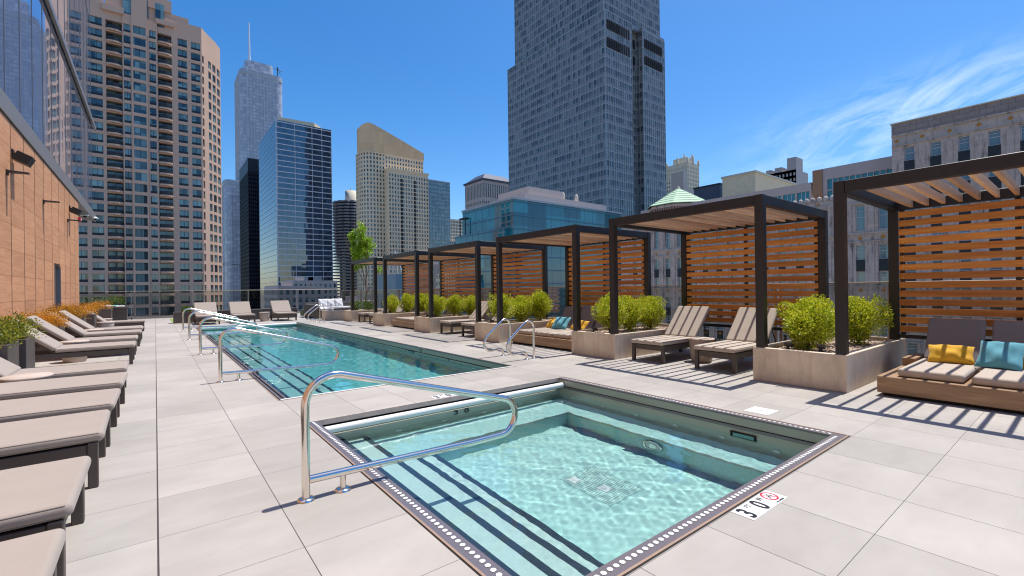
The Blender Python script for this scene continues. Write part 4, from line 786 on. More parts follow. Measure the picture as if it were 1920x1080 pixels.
# ------------------------------------------------------------------ the city
ZG = -60
WT = {}
def win_template(key, w_, h_, style):
    """local: x along the wall (0..w), y out of the wall is negative, z up"""
    if key in WT: return WT[key]
    m = MB(); fr = 1; e = .05
    def bar(x0, x1, z0, z1, d=.05): m.box(x0, x1, -d, -.001, z0, z1, fr)
    gz = 0
    if style == 'apt': gz = h_*.26; m.quad((0, -.02, 0), (w_, -.02, 0), (w_, -.02, gz), (0, -.02, gz), 1)
    m.quad((0, 0, gz), (w_, 0, gz), (w_, 0, h_), (0, 0, h_), 0)
    if style in ('apt', 'plain', 'balc'): bar(w_/2-.04, w_/2+.04, gz, h_); bar(0, w_, gz, gz+.08)
    if style == 'triple': bar(w_/3-.03, w_/3+.03, 0, h_); bar(2*w_/3-.03, 2*w_/3+.03, 0, h_)
    if style == 'sash':
        gz = h_*.0; bar(0, .09, 0, h_); bar(w_-.09, w_, 0, h_); bar(.09, w_-.09, h_-.1, h_); bar(.09, w_-.09, 0, .08); bar(.09, w_-.09, h_*.52, h_*.52+.07); bar(.09, w_-.09, h_*.76, h_*.76+.05)
    WT[key] = m; return m
def facade(parent, P0, ang, W_, z0, z1, cols, rows, wall='st_tan', glass='winglass', frame='windark', depth=.25, style='apt', limit=100, label=None, wall_name='wall', skip=None, drop=None):
    """wall with real window openings, P0 = left end seen from outside, ang = direction along the wall"""
    c, s = math.cos(ang), math.sin(ang)
    def P(u, z, d=0): return (P0[0]+u*c-d*s, P0[1]+u*s+d*c, z)   # d>0 goes into the building
    m = MB(); rows = sorted(rows); zz = z0
    for (a, b) in rows:
        if a > zz: m.quad(P(0, zz), P(W_, zz), P(W_, a), P(0, a))
        uu = 0
        for (p, q) in cols:
            m.quad(P(uu, a), P(p, a), P(p, b), P(uu, b)); uu = q
            m.quad(P(p, a), P(p, a, depth), P(p, b, depth), P(p, b)); m.quad(P(q, a, depth), P(q, a), P(q, b), P(q, b, depth)); m.quad(P(p, a), P(q, a), P(q, a, depth), P(p, a, depth)); m.quad(P(p, b, depth), P(q, b, depth), P(q, b), P(p, b))
        m.quad(P(uu, a), P(W_, a), P(W_, b), P(uu, b)); zz = b
    if z1 > zz: m.quad(P(0, zz), P(W_, zz), P(W_, z1), P(0, z1))
    base = Vector(parent.location) if parent else Vector((0, 0, 0))
    wo_ = m.build(wall_name, wall, parent, label)
    lst = [(p, q, a, b) for (a, b) in rows for (p, q) in cols]
    cam = Vector((0, 0, 1.35)); fwd = Vector((.61, .79, 0))
    def key(t_):
        v = Vector(P((t_[0]+t_[1])/2, (t_[2]+t_[3])/2))-cam
        d = v.length; infr = v.dot(fwd) > 0 and abs(v.dot(Vector((.79, -.61, 0)))/max(.1, v.dot(fwd))) < 1.12 and -.05 < v.z/max(.1, v.dot(fwd)) < .63
        return (0 if infr else 1, d/math.sqrt((t_[1]-t_[0])*(t_[3]-t_[2])))
    lst.sort(key=key); rest = MB(); MTX = Matrix.Rotation(ang, 4, 'Z'); meshes = {}
    for k, (p, q, a, b) in enumerate(lst):
        w_, h_ = round(q-p, 2), round(b-a, 2); tm = win_template((w_, h_, style), w_, h_, style); loc = P(p, a, depth-.01)
        if k < limit:
            kk = (w_, h_, style, glass, frame)
            if kk not in MESHES: MESHES[kk] = tm.mesh('window', [glass, frame])
            link('window', MESHES[kk], parent, loc=loc, rot=ang)
        else: rest.add([MTX @ Vector(v)+Vector(loc) for v in tm.v], tm.f, 0); rest.mi[-len(tm.f):] = tm.mi
    if rest.v: rest.build('windows', [glass, frame], parent, kind='stuff')
    return wo_
MESHES = {}
def cols_even(W_, n, w_, m0=None, m1=None):
    m0 = (W_/n-w_)/2 if m0 is None else m0; m1 = m0 if m1 is None else m1; st = (W_-m0-m1-w_)/(max(1, n-1)); return [(m0+k*st, m0+k*st+w_) for k in range(n)]
def rows_even(z0, z1, pitch, h_, off=.8):
    out = []; z = z0+off
    while z+h_ < z1-.2: out.append((z, z+h_)); z += pitch
    return out
def grid(parent, faces, z0, z1, vs, hs, vw=.12, hw=.25, vd=.15, hd=.12, mat='mull', name='mullion_grid', hmat=None, hoff=0):
    """mullion bars in front of a glass skin. faces: (x0,y0,x1,y1) left->right seen from outside"""
    m = MB()
    for (x0, y0, x1, y1) in faces:
        W_ = math.hypot(x1-x0, y1-y0); a = math.atan2(y1-y0, x1-x0); mt = Matrix.Translation((x0, y0, 0)) @ Matrix.Rotation(a, 4, 'Z')
        def bx(u0, u1, za, zb, d, mi):
            b = MB().box(u0, u1, -d, -.01, za, zb, mi); m.add([mt @ Vector(v) for v in b.v], b.f, mi)
        if vs:
            n = max(1, round(W_/vs))
            for k in range(n+1): u = W_*k/n; bx(u-vw/2, u+vw/2, z0, z1, vd, 0)
        if hs:
            z = z0+hoff
            while z < z1: bx(0, W_, z, z+hw, hd, 1); z += hs
    return m.build(name, [mat, hmat or mat], parent)
def skin(parent, poly, z0, z1, mat, name='glass_skin', top=None):
    m = MB(); m.prism(poly, z0, z1); return m.build(name, mat, parent)
def rect(x0, y0, x1, y1): return [(x0, y0), (x1, y0), (x1, y1), (x0, y1)]
def fcs(x0, y0, x1, y1, allf=False):  # -X face, -Y face (and the others)
    f = [(x0, y1, x0, y0), (x0, y0, x1, y0)]
    return f+[(x1, y0, x1, y1), (x1, y1, x0, y1)] if allf else f
MT['mull'] = simple('grey_mullion', C(170, 174, 178), .5, .2, .05); MT['mull_white'] = simple('pale_mullion', C(214, 216, 222), .5, .1, .05); MT['mull_dark'] = simple('dark_mullion', C(40, 44, 54), .5, .2, .05)
MT['glass_trump'] = tower_glass('silver_blue_glass', C(158, 160, 172), C(204, 206, 212), 3.0, 3.8, 1.7, .15, .7, .02, C(164, 168, 180), .22)
MT['glass4'] = tower_glass('deep_blue_glass', C(24, 38, 58), C(56, 84, 112), 3.0, 4.0, 2.3, .03, .8, .012)
MT['glass_black'] = tower_glass('black_glass', C(12, 14, 26), C(28, 32, 46), 1.6, 3.6, 1.5, .1, .8, .01)
MT['glass_big'] = tower_glass('smoke_blue_glass', C(70, 76, 76), C(150, 156, 152), 1.52, 3.9, 1.7, .1, .75, .03, C(136, 130, 132), .34)
MT['glass_teal'] = tower_glass('teal_glass', C(6, 84, 100), C(48, 156, 166), 6.8, 3.6, 1.75, .02, .8, .008)
MT['glass_green'] = tower_glass('grey_green_glass', C(84, 112, 114), C(146, 172, 168), 1.6, 3.6, 1.9, .08, .7, .02, C(88, 112, 118), .3)
# tan apartment tower ------------------------------------------------
def tan_tower():
    t = thing('apartment_tower', 'tall tan precast apartment tower with rows of dark balconies, left of the glass towers', 'tower', (0, 0, 0)); Y = 155; x0 = -34.0; W_ = 44.9; P = 2.95
    cx = [-32.4+1.5, -27.5, -22.5, -17.8, -14.4, -11.2, -7.8, -5.2, -2.7, 0.0, 2.6, 6.5, 9.5]; ww = [2.4, 2.4, 2.4, 2.4, 2.4, 2.3, 3.2, 1.4, 2.6, 1.4, 3.0, 2.1, 2.1]
    rows = []; z = -57.6
    zt = 73.4
    while z+2.1 < zt: rows.append((z, z+2.1)); z += P
    cols = [(c-w_/2-x0, c+w_/2-x0) for c, w_ in zip(cx, ww)]
    apt = [c for i, c in enumerate(cols) if i not in (6, 8, 10)]; bal = [cols[6], cols[10]]; mid = [cols[8]]
    # facade in vertical strips so each kind of opening keeps its own depth
    cut = [0, cols[6][0]-.3, cols[6][1]+.1, cols[8][0]-.3, cols[8][1]+.3, cols[10][0]-.1, cols[10][1]+.3, W_]
    def seg(a, b, cs, style, depth, frame, lim, wood=0, jut=0):
        facade(t, (x0+a, Y-jut), 0, b-a, ZG, zt if not wood else zt+wood, [(p-a, q-a) for p, q in cs if p > a-.01 and q < b+.01], rows, 'st_tan', 'winglass', frame, depth, style, lim)
        if jut:
            m = MB(); m.quad((x0+a, Y, ZG), (x0+a, Y-jut, ZG), (x0+a, Y-jut, zt+wood), (x0+a, Y, zt+wood)); m.quad((x0+b, Y-jut, ZG), (x0+b, Y, ZG), (x0+b, Y, zt+wood), (x0+b, Y-jut, zt+wood)); m.quad((x0+a, Y-jut, zt+wood), (x0+b, Y-jut, zt+wood), (x0+b, Y+.5, zt+wood), (x0+a, Y+.5, zt+wood)); m.build('bay_side', 'st_tan', t)
    seg(cut[0], cut[1], apt, 'apt', .3, 'windark', 30, 6); seg(cut[1], cut[2], bal, 'balc', 1.4, 'windark', 20); seg(cut[2], cut[3], apt, 'apt', .3, 'windark', 12, .6, .35)
    seg(cut[3], cut[4], mid, 'balc', .3, 'windark', 12, 6.8, .7); seg(cut[4], cut[5], apt, 'apt', .3, 'windark', 10, .6, .35); seg(cut[5], cut[6], bal, 'balc', 1.4, 'windark', 14, 2.6); seg(cut[6], cut[7], apt, 'apt', .3, 'windark', 20, 2.6)
    # curved balcony fronts
    n = 0; b = MB(); rl_ = MB()
    for (p, q) in bal:
        for (za, zb) in rows:
            xc = x0+(p+q)/2; hw = (q-p)/2+.05; pts = [(xc-hw, Y+.9)]+[(xc+hw*math.sin(R(a)), Y+.1-.9*math.cos(R(a))) for a in range(-80, 81, 20)]+[(xc+hw, Y+.9)]
            b.prism(pts, za-.55, za-.15); k = [(xc+(hw-.12)*math.sin(R(a)), Y+.15-.9*math.cos(R(a))) for a in range(-80, 81, 20)]
            for (ax, ay), (bx_, by_) in zip(k[:-1], k[1:]): rl_.quad((ax, ay, za-.12), (bx_, by_, za-.12), (bx_, by_, za+.85), (ax, ay, za+.85))
    b.build('balcony_slab', 'st_tan', t, kind='stuff'); rl_.build('balcony_railing', 'windark', t, kind='stuff')
    # sunlit bay turning the corner towards +X
    import itertools
    arc_ = [(10.9, 155.0), (11.6, 156.3), (12.5, 157.7), (13.6, 159.2), (14.9, 161.2), (16.2, 164.0), (16.6, 168), (16.6, 182)]
    for i in range(len(arc_)-1):
        a, b_ = Vector(arc_[i]), Vector(arc_[i+1]); L_ = (b_-a).length; an = math.atan2(b_.y-a.y, b_.x-a.x)
        cs = [(L_*.16, L_*.84)] if i in (0, 2, 3, 4) else ([(L_*.1, L_*.3), (L_*.4, L_*.6)] if i > 4 else [])
        facade(t, tuple(a), an, L_, ZG, zt+2.6-.12*i, cs, rows[:-1], 'st_tan', 'winglass', 'windark', .25, 'plain', 4)
    # floor ledges catch the sun
    m = MB()
    for (za, zb) in rows: m.box(x0, 10.9, Y-.06, Y-.001, za-.50, za-.38)
    m.build('floor_ledge', 'st_tan', t)
    m = MB(); m.prism([(x0, 156.7), (x0, 182), (16.6, 182), (16.6, 168), (15.9, 164), (13.2, 159.6), (10.6, 156.7)], zt-1.3, zt-.9); m.prism([(-9.5, 155.4), (-9.5, 178), (8, 178), (8, 155.4)], zt-.6, zt+4.2); m.prism([(-6.5, 154.9), (-6.5, 175), (4.2, 175), (4.2, 154.9)], zt+4.2, zt+7.4)
    m.prism([(cut[1]+x0-.3, Y-.9), (cut[2]+x0+.3, Y-.9), (cut[2]+x0+.3, Y+2), (cut[1]+x0-.3, Y+2)], zt, zt+1.6); m.prism([(cut[5]+x0-.3, Y-.9), (cut[6]+x0+.3, Y-.9), (cut[6]+x0+.3, Y+2), (cut[5]+x0-.3, Y+2)], zt+.2, zt+1.4)
    m.build('roof', 'st_tan', t)
    m = MB()
    for xx, w_ in ((-5.2, 1.7), (-2.2, 2.7), (1.6, 1.9)): m.box(xx-w_/2, xx+w_/2, 154.86, 154.9, zt-.4, zt+5.8)
    m.build('tall_window', 'winglass', t)
    m = MB(); m.prism([(x0+.5, 157), (x0+.5, 181.5), (16, 181.5), (16, 168), (12.5, 160), (10, 157)], ZG, zt-1.4); m.build('core', 'windark', t)
tan_tower()
# tall silver-blue tower with spire -------------------------------------
def trump():
    t = thing('glass_skyscraper', 'tallest silver-blue glass skyscraper with a white spire, far behind', 'tower', (0, 0, 0))
    def rr(x0, y0, x1, y1, r, n=6):
        out = []
        for cx_, cy_, a0 in ((x1-r, y0+r, -90), (x1-r, y1-r, 0), (x0+r, y1-r, 90), (x0+r, y0+r, 180)):
            out += [(cx_+r*math.cos(R(a0+90*k/n)), cy_+r*math.sin(R(a0+90*k/n))) for k in range(n+1)]
        return out
    sk = skin(t, rr(77, 588, 121, 640, 7), ZG, 253, 'glass_trump'); skin(t, rr(83, 594, 112, 632, 5), 253, 266, 'glass_trump', 'crown')
    skin(t, rr(60, 580, 100, 640, 6), ZG, 124, 'glass_trump', 'lower_tier'); m = MB(); m.prism(rr(59.6, 579.6, 100.4, 640.4, 6), 118, 121); m.prism(rr(76.6, 587.6, 121.4, 640.4, 7), 247, 250); m.prism(rr(60, 579.8, 100.2, 640.4, 6), 30, 34); m.build('louvre_band', 'mull', t)
    grid(t, [(77, 633, 77, 595), (84, 588, 114, 588)], ZG, 253, 3.2, 3.8, .25, .7, .25, .2, 'mull_white', hmat='mull'); grid(t, [(60, 634, 60, 586), (66, 580, 94, 580)], ZG, 124, 3.2, 3.8, .25, .6, .25, .2, 'mull_white', hmat='mull')
    m = MB(); m.tube([(88, 600, 266), (88, 600, 280), (88, 600, 312)], [1.3, 1.0, .5], 8); m.build('spire', 'mull_white', t)
    m = MB(); m.tube([(116, 594, 253), (116, 594, 266)], .5, 6); m.tube([(112, 594, 264), (121, 594, 262)], .35, 5); m.tube([(116, 594, 266), (119, 594, 258)], .25, 5); m.build('roof_crane', 'mull_dark', t)
trump()
def black_tower():
    t = thing('black_office_tower', 'narrow black office tower in front of the silver skyscraper', 'tower', (0, 0, 0)); x0, y0, x1, y1 = 68.2, 479, 100, 531.6
    skin(t, rect(x0, y0, x1, y1), ZG, 124, 'glass_black'); grid(t, fcs(x0, y0, x1, y1), ZG, 112, 1.6, 3.7, .3, 1.1, .3, .2, 'mull_black'); m = MB(); m.box(x0-.3, x1+.3, y0-.3, y1+.3, 112, 124.3); m.build('roof_band', 'mull_black', t)
MT['mull_black'] = simple('black_steel', C(22, 23, 32), .5, .1, .05); black_tower()
def blue_tower():
    t = thing('blue_glass_tower', 'deep blue glass tower with pale floor lines and sharp near corner', 'tower', (0, 0, 0)); x0, y0, x1, y1 = 69.6, 363.8, 108.2, 433
    skin(t, rect(x0, y0, x1, y1), ZG, 125.5, 'glass4'); grid(t, [(x0, y0, x1, y0)], ZG, 126, 0, 4.0, .2, .55, .3, .35, 'mull_white'); grid(t, [(x0, y1, x0, y0)], ZG, 126, 0, 4.0, .1, .3, .15, .15, 'mull')
    grid(t, [(x0, y0, x0+.5, y0), (x0+12.5, y0, x0+24.5, y0), (x1-7, y0, x1, y0)], ZG, 126, 12, 0, .26, .3, .4, .3, 'mull_white', 'fin'); grid(t, [(x0+.6, y0, x1, y0)], ZG, 124, 6.2, 0, .06, .2, .06, .1, 'mull_dark', 'mullion')
    m = MB(); m.prism([(x0+4, y0+8), (x0+28, y0+6), (x0+34, y0+12), (x0+34, y0+40), (x0+4, y0+40)], 125.6, 130.5); m.build('penthouse', 'st_tan2', t); m = MB(); m.box(x0+12.6, x0+24.4, y0-.15, y0-.02, 5.5, 12); m.box(x1-18, x1-8, y0-.15, y0-.02, 5.5, 12); m.build('louvre_panel', 'mull', t)
blue_tower()
def corncob():
    t = thing('round_apartment_tower', 'round scalloped concrete apartment tower between the blue and tan towers', 'tower', (0, 0, 0)); cx_, cy_ = 150.5, 446; r0 = 15; m = MB(); g = MB(); g.lathe([(r0-4, ZG), (r0-4, 86)], 32, (cx_, cy_), 0, False)
    g.build('glass_core', 'winglass', t)
    z = ZG
    while z < 87:
        pts = []
        for k in range(16):
            for a in range(5): q = (k+a/5)/16*2*math.pi; rr = r0+2.1*math.sin(math.pi*a/5)**.7 if a else r0; pts.append((cx_+rr*math.cos(q), cy_+rr*math.sin(q)))
        m.prism(pts, z, z+1.35); z += 2.9
    m.build('balcony_rings', 'greyconc', t); c = MB(); c.lathe([(5.2, 86), (5.2, 98), (0, 98)], 20, (cx_, cy_), 0); c.tube([(cx_, cy_, 98), (cx_, cy_, 101)], .4, 6); c.build('roof_core', 'bone', t)
corncob()
def round_tan():
    t = thing('rounded_apartment_tower', 'pale tan apartment tower with rounded corner and a sloping curved crown', 'tower', (0, 0, 0)); x0, y0 = 120.0, 316.0
    # curved west end, long south side
    H1 = 84; P = 3.05; rows = rows_even(ZG, H1, P, 1.75, 1.0); r = 9
    pts = [(x0-2, y0+22)]+[(x0-2+r-r*math.cos(R(a)), y0+6+r-r*math.sin(R(a))) for a in range(0, 91, 15)]+[(x0+14, y0+6), (x0+14, y0), (x0+46, y0), (x0+46, y0+5)]
    for i in range(len(pts)-1):
        a, b = Vector(pts[i]), Vector(pts[i+1]); L_ = (b-a).length
        if L_ < 1.2: continue
        an = math.atan2(b.y-a.y, b.x-a.x); n = max(1, int(L_/2.1)); top = H1+18 if i < 8 else H1+5
        if i == 8: top = H1+5
        cs = [] if i == 8 else cols_even(L_, n, 1.2 if L_/n > 1.6 else L_*.6)
        facade(t, tuple(a), an, L_, ZG, top, cs, rows_even(ZG, top, P, 1.95, .9), 'st_tan2', 'winglass', 'windark', .3, 'plain', 12)
    m = MB(); m.prism([(x0+3, y0+12), (x0+16, y0+7), (x0+16, y0+1), (x0+45, y0+1), (x0+45, y0+20), (x0+3, y0+20)], ZG, H1+2); m.build('core', 'windark', t)
    # balcony columns on south side, drawn as flat dark panels on the wall
    m = MB()
    for xx in (x0+23.3, x0+33.8):
        for (za, zb) in rows: m.box(xx, xx+1.7, y0-.05, y0-.01, za-.4, zb+.3)
    m.build('balcony_dark_panel', 'windark', t, kind='stuff')
    m = MB(); m.box(x0+13.6, x0+46.4, y0-.5, y0+5.4, H1+5, H1+6.3); m.build('cornice', 'st_tan2', t)
    # upper storeys behind, top z H1+18, then the crown screen
    facade(t, (x0+14.02, y0+6), 0, 31, H1+4, H1+18, cols_even(31, 14, 1.2), rows_even(H1+4, H1+18, P, 1.95, .9), 'st_tan2', 'winglass', 'windark', .3, 'plain', 20)
    m = MB(); prof = []; path = [(x0-2.3, y0+18)]+[(x0-2.3+r-r*math.cos(R(a)), y0+5.7+r-r*math.sin(R(a))) for a in range(0, 91, 10)]+[(x0+7+2.75*k, y0+5.7) for k in range(1, 15)]
    tot = len(path)
    def ht(x): f = (x-(x0-2.3))/(48); return H1+18+ (17.6+2.9*math.sin(min(1, max(0, f*9))*math.pi/2)**.6 - 15.5*max(0, f-.10)**1.05/.90**1.05)
    for (ax, ay), (bx_, by_) in zip(path[:-1], path[1:]):
        za, zb = ht(ax), ht(bx_); m.add([(ax, ay, H1+17.9), (bx_, by_, H1+17.9), (bx_, by_, zb), (ax, ay, za)], [(0, 1, 2, 3)], 0, False)
        d = Vector((bx_-ax, by_-ay, 0)).normalized(); nn = Vector((-d.y, d.x, 0))*.8
        m.add([(ax, ay, za), (bx_, by_, zb), (bx_+nn.x, by_+nn.y, zb), (ax+nn.x, ay+nn.y, za), (ax+nn.x, ay+nn.y, H1+17.9), (bx_+nn.x, by_+nn.y, H1+17.9)], [(0, 1, 2, 3), (3, 2, 5, 4)], 0)
    m.build('crown_screen', 'tancrown', t); m = MB(); m.prism(path+[(x0+46, y0+18)], H1+17.0, H1+17.8); m.build('roof', 'st_tan2', t)
MT['tancrown'] = stone_mat('tan_crown_panels', C(238, 200, 156), 2.6, 9, .0, .85); round_tan()
def glass_block(name, label, x0, y0, x1, y1, z, mat, vs, hs, vw=.2, hw=.4, mm='mull', roof=None, allf=False, cat='tower'):
    t = thing(name, label, cat, (0, 0, 0)); skin(t, rect(x0, y0, x1, y1), ZG, z, mat); grid(t, fcs(x0, y0, x1, y1, allf), ZG, z, vs, hs, vw, hw, .2, .18, mm)
    m = MB(); m.box(x0-.2, x1+.2, y0-.2, y1+.2, z, z+1); m.build('parapet', roof or mm, t); return t
glass_block('grey_glass_tower', 'slim grey-green glass office tower right of the curved crown', 196, 376.7, 220.3, 410, 101.5, 'glass_green', 3.2, 3.7)
t = thing('grid_office_block', 'small white gridded office block low between the towers', 'building', (0, 0, 0)); facade(t, (250, 450), -math.pi/2, 17, ZG, 78, cols_even(17, 9, 1.1), rows_even(ZG, 78, 3.6, 2.2, .8), 'bone', 'winglass', 'windark', .4, 'triple', 10); facade(t, (250, 433), 0, 24, ZG, 78, cols_even(24, 12, 1.1), rows_even(ZG, 78, 3.6, 2.2, .8), 'bone', 'winglass', 'windark', .4, 'triple', 30)
t = thing('classical_tower', 'grey classical tower with columned top storey behind the teal building', 'tower', (0, 0, 0)); x0, y0 = 186.8, 272.6
for (P0, an, W_) in (((x0, y0+24), -math.pi/2, 24), ((x0, y0), 0, 30)): facade(t, P0, an, W_, ZG, 80, cols_even(W_, int(W_/2), .9), rows_even(ZG, 66, 3.4, 1.9, .9)+[(68, 78)], 'greyconc', 'winglass', 'windark', .5, 'plain', 30)
m = MB(); m.box(x0-.8, x0+31, y0-.8, y0+25, 80, 81.4); m.add([(x0, y0, 81.4), (x0+30, y0, 81.4), (x0+30, y0+24, 81.4), (x0, y0+24, 81.4), (x0+6, y0+6, 86.5), (x0+24, y0+6, 86.5), (x0+24, y0+18, 86.5), (x0+6, y0+18, 86.5)], [(0, 1, 5, 4), (1, 2, 6, 5), (2, 3, 7, 6), (3, 0, 4, 7), (4, 5, 6, 7)]); m.build('roof', 'darkmetal', t)
# giant smoke-glass tower --------------------------------------------------
def big_tower():
    t = thing('giant_glass_tower', 'giant dark grey-blue glass tower rising out of the top of the picture', 'tower', (0, 0, 0)); x0, y0 = 148, 125.3
    parts = [(x0, y0, x0+17.8, y0+66, 117), (x0+17.8, y0+3.6, x0+25.6, y0+60, 130), (x0+25.6, y0, x0+42.3, y0+66, 118), (x0+1.2, y0+1.5, x0+40.9, y0+61, 230)]
    for i, (a, b, c, d, z) in enumerate(parts):
        skin(t, rect(a, b, c, d), ZG if i < 3 else 116, z, 'glass_big')
    fs = [(x0, y0+66, x0, y0), (x0, y0, x0+17.8, y0), (x0+17.8, y0, x0+17.8, y0+3.6), (x0+17.8, y0+3.6, x0+25.6, y0+3.6), (x0+25.6, y0+3.6, x0+25.6, y0), (x0+25.6, y0, x0+42.3, y0)]
    grid(t, fs, ZG, 117, 1.52, 3.9, .13, .3, .22, .1, 'mull', hoff=1.2); grid(t, [(x0+1.2, y0+61, x0+1.2, y0+1.5), (x0+1.2, y0+1.5, x0+40.9, y0+1.5)], 117, 229, 1.52, 3.9, .13, .3, .22, .1, 'mull')
    for zz in (101.5, 109.0):
        for xa, xb, yy in ((x0+1.0, x0+17, y0), (x0+18.6, x0+25, y0+3.6), (x0+26.6, x0+41.5, y0)):
            n = int((xb-xa)/1.52); m = MB()
            for k in range(n): m.box(xa+k*1.52+.2, xa+k*1.52+1.35, yy-.24, yy-.02, zz, zz+4.2)
            m.build('louvre_panel', 'slot', t)
big_tower()
# teal glass building -------------------------------------------------------
def teal():
    t = thing('teal_glass_building', 'low teal mirror-glass building with a pale stone roof parapet, in front of the giant tower', 'building', (0, 0, 0)); x0, y0 = 74.2, 94.3
    skin(t, rect(x0, y0, x0+44, y0+25), ZG, 24.8, 'glass_teal'); grid(t, fcs(x0, y0, x0+44, y0+25), ZG, 25, 3.4, 3.6, .04, .24, .03, .2, 'mull_teal', hoff=1.4); skin(t, rect(x0-1.2, y0+2, x0+30, y0+27.5), ZG, 17.5, 'glass_teal', 'lower_wing'); grid(t, [(x0-1.2, y0+27.5, x0-1.2, y0+2)], ZG, 17.6, 3.4, 3.6, .04, .24, .03, .2, 'mull_teal', hoff=1.4)
    m = MB(); m.prism([(x0+9, y0+6), (x0+44, y0+6), (x0+44, y0+24), (x0+9, y0+24)], 24.9, 28.5); m.prism([(x0+12, y0+8), (x0+26, y0+8), (x0+26, y0+23), (x0+12, y0+23)], 28.5, 31.2); m.build('roof_parapet', 'st_pale', t)
    m = MB(); m.box(x0-.3, x0+44.3, y0-.3, y0+25.3, 24.82, 25.3); m.build('roof_edge', 'mull', t)
    m = MB()
    for dx, dy in ((0, 0), (3.5, 0), (0, 3), (3.5, 3)): m.box(x0-1+dx, x0-.8+dx, y0+22+dy, y0+22.2+dy, 17.6, 22.5)
    m.box(x0-1.2, x0+2.9, y0+21.8, y0+25.4, 22.5, 22.8); m.build('roof_canopy', 'mull_dark', t)
    for k, xx in enumerate((x0+27, x0+33)):
        m = MB(); m.lathe([(0, 28.6), (.7, 28.6), (.5, 31), (0, 31.6)], 10, (xx, y0+9)); m.build('satellite_dish', 'bone', t)
MT['mull_teal'] = simple('blue_grey_mullion', C(84, 128, 148), .5, .2, .05); MT['st_pale'] = simple('pale_ribbed_metal', C(196, 180, 172), .7, 0, .1, 1, stretch=(6, 6, .2)); teal()
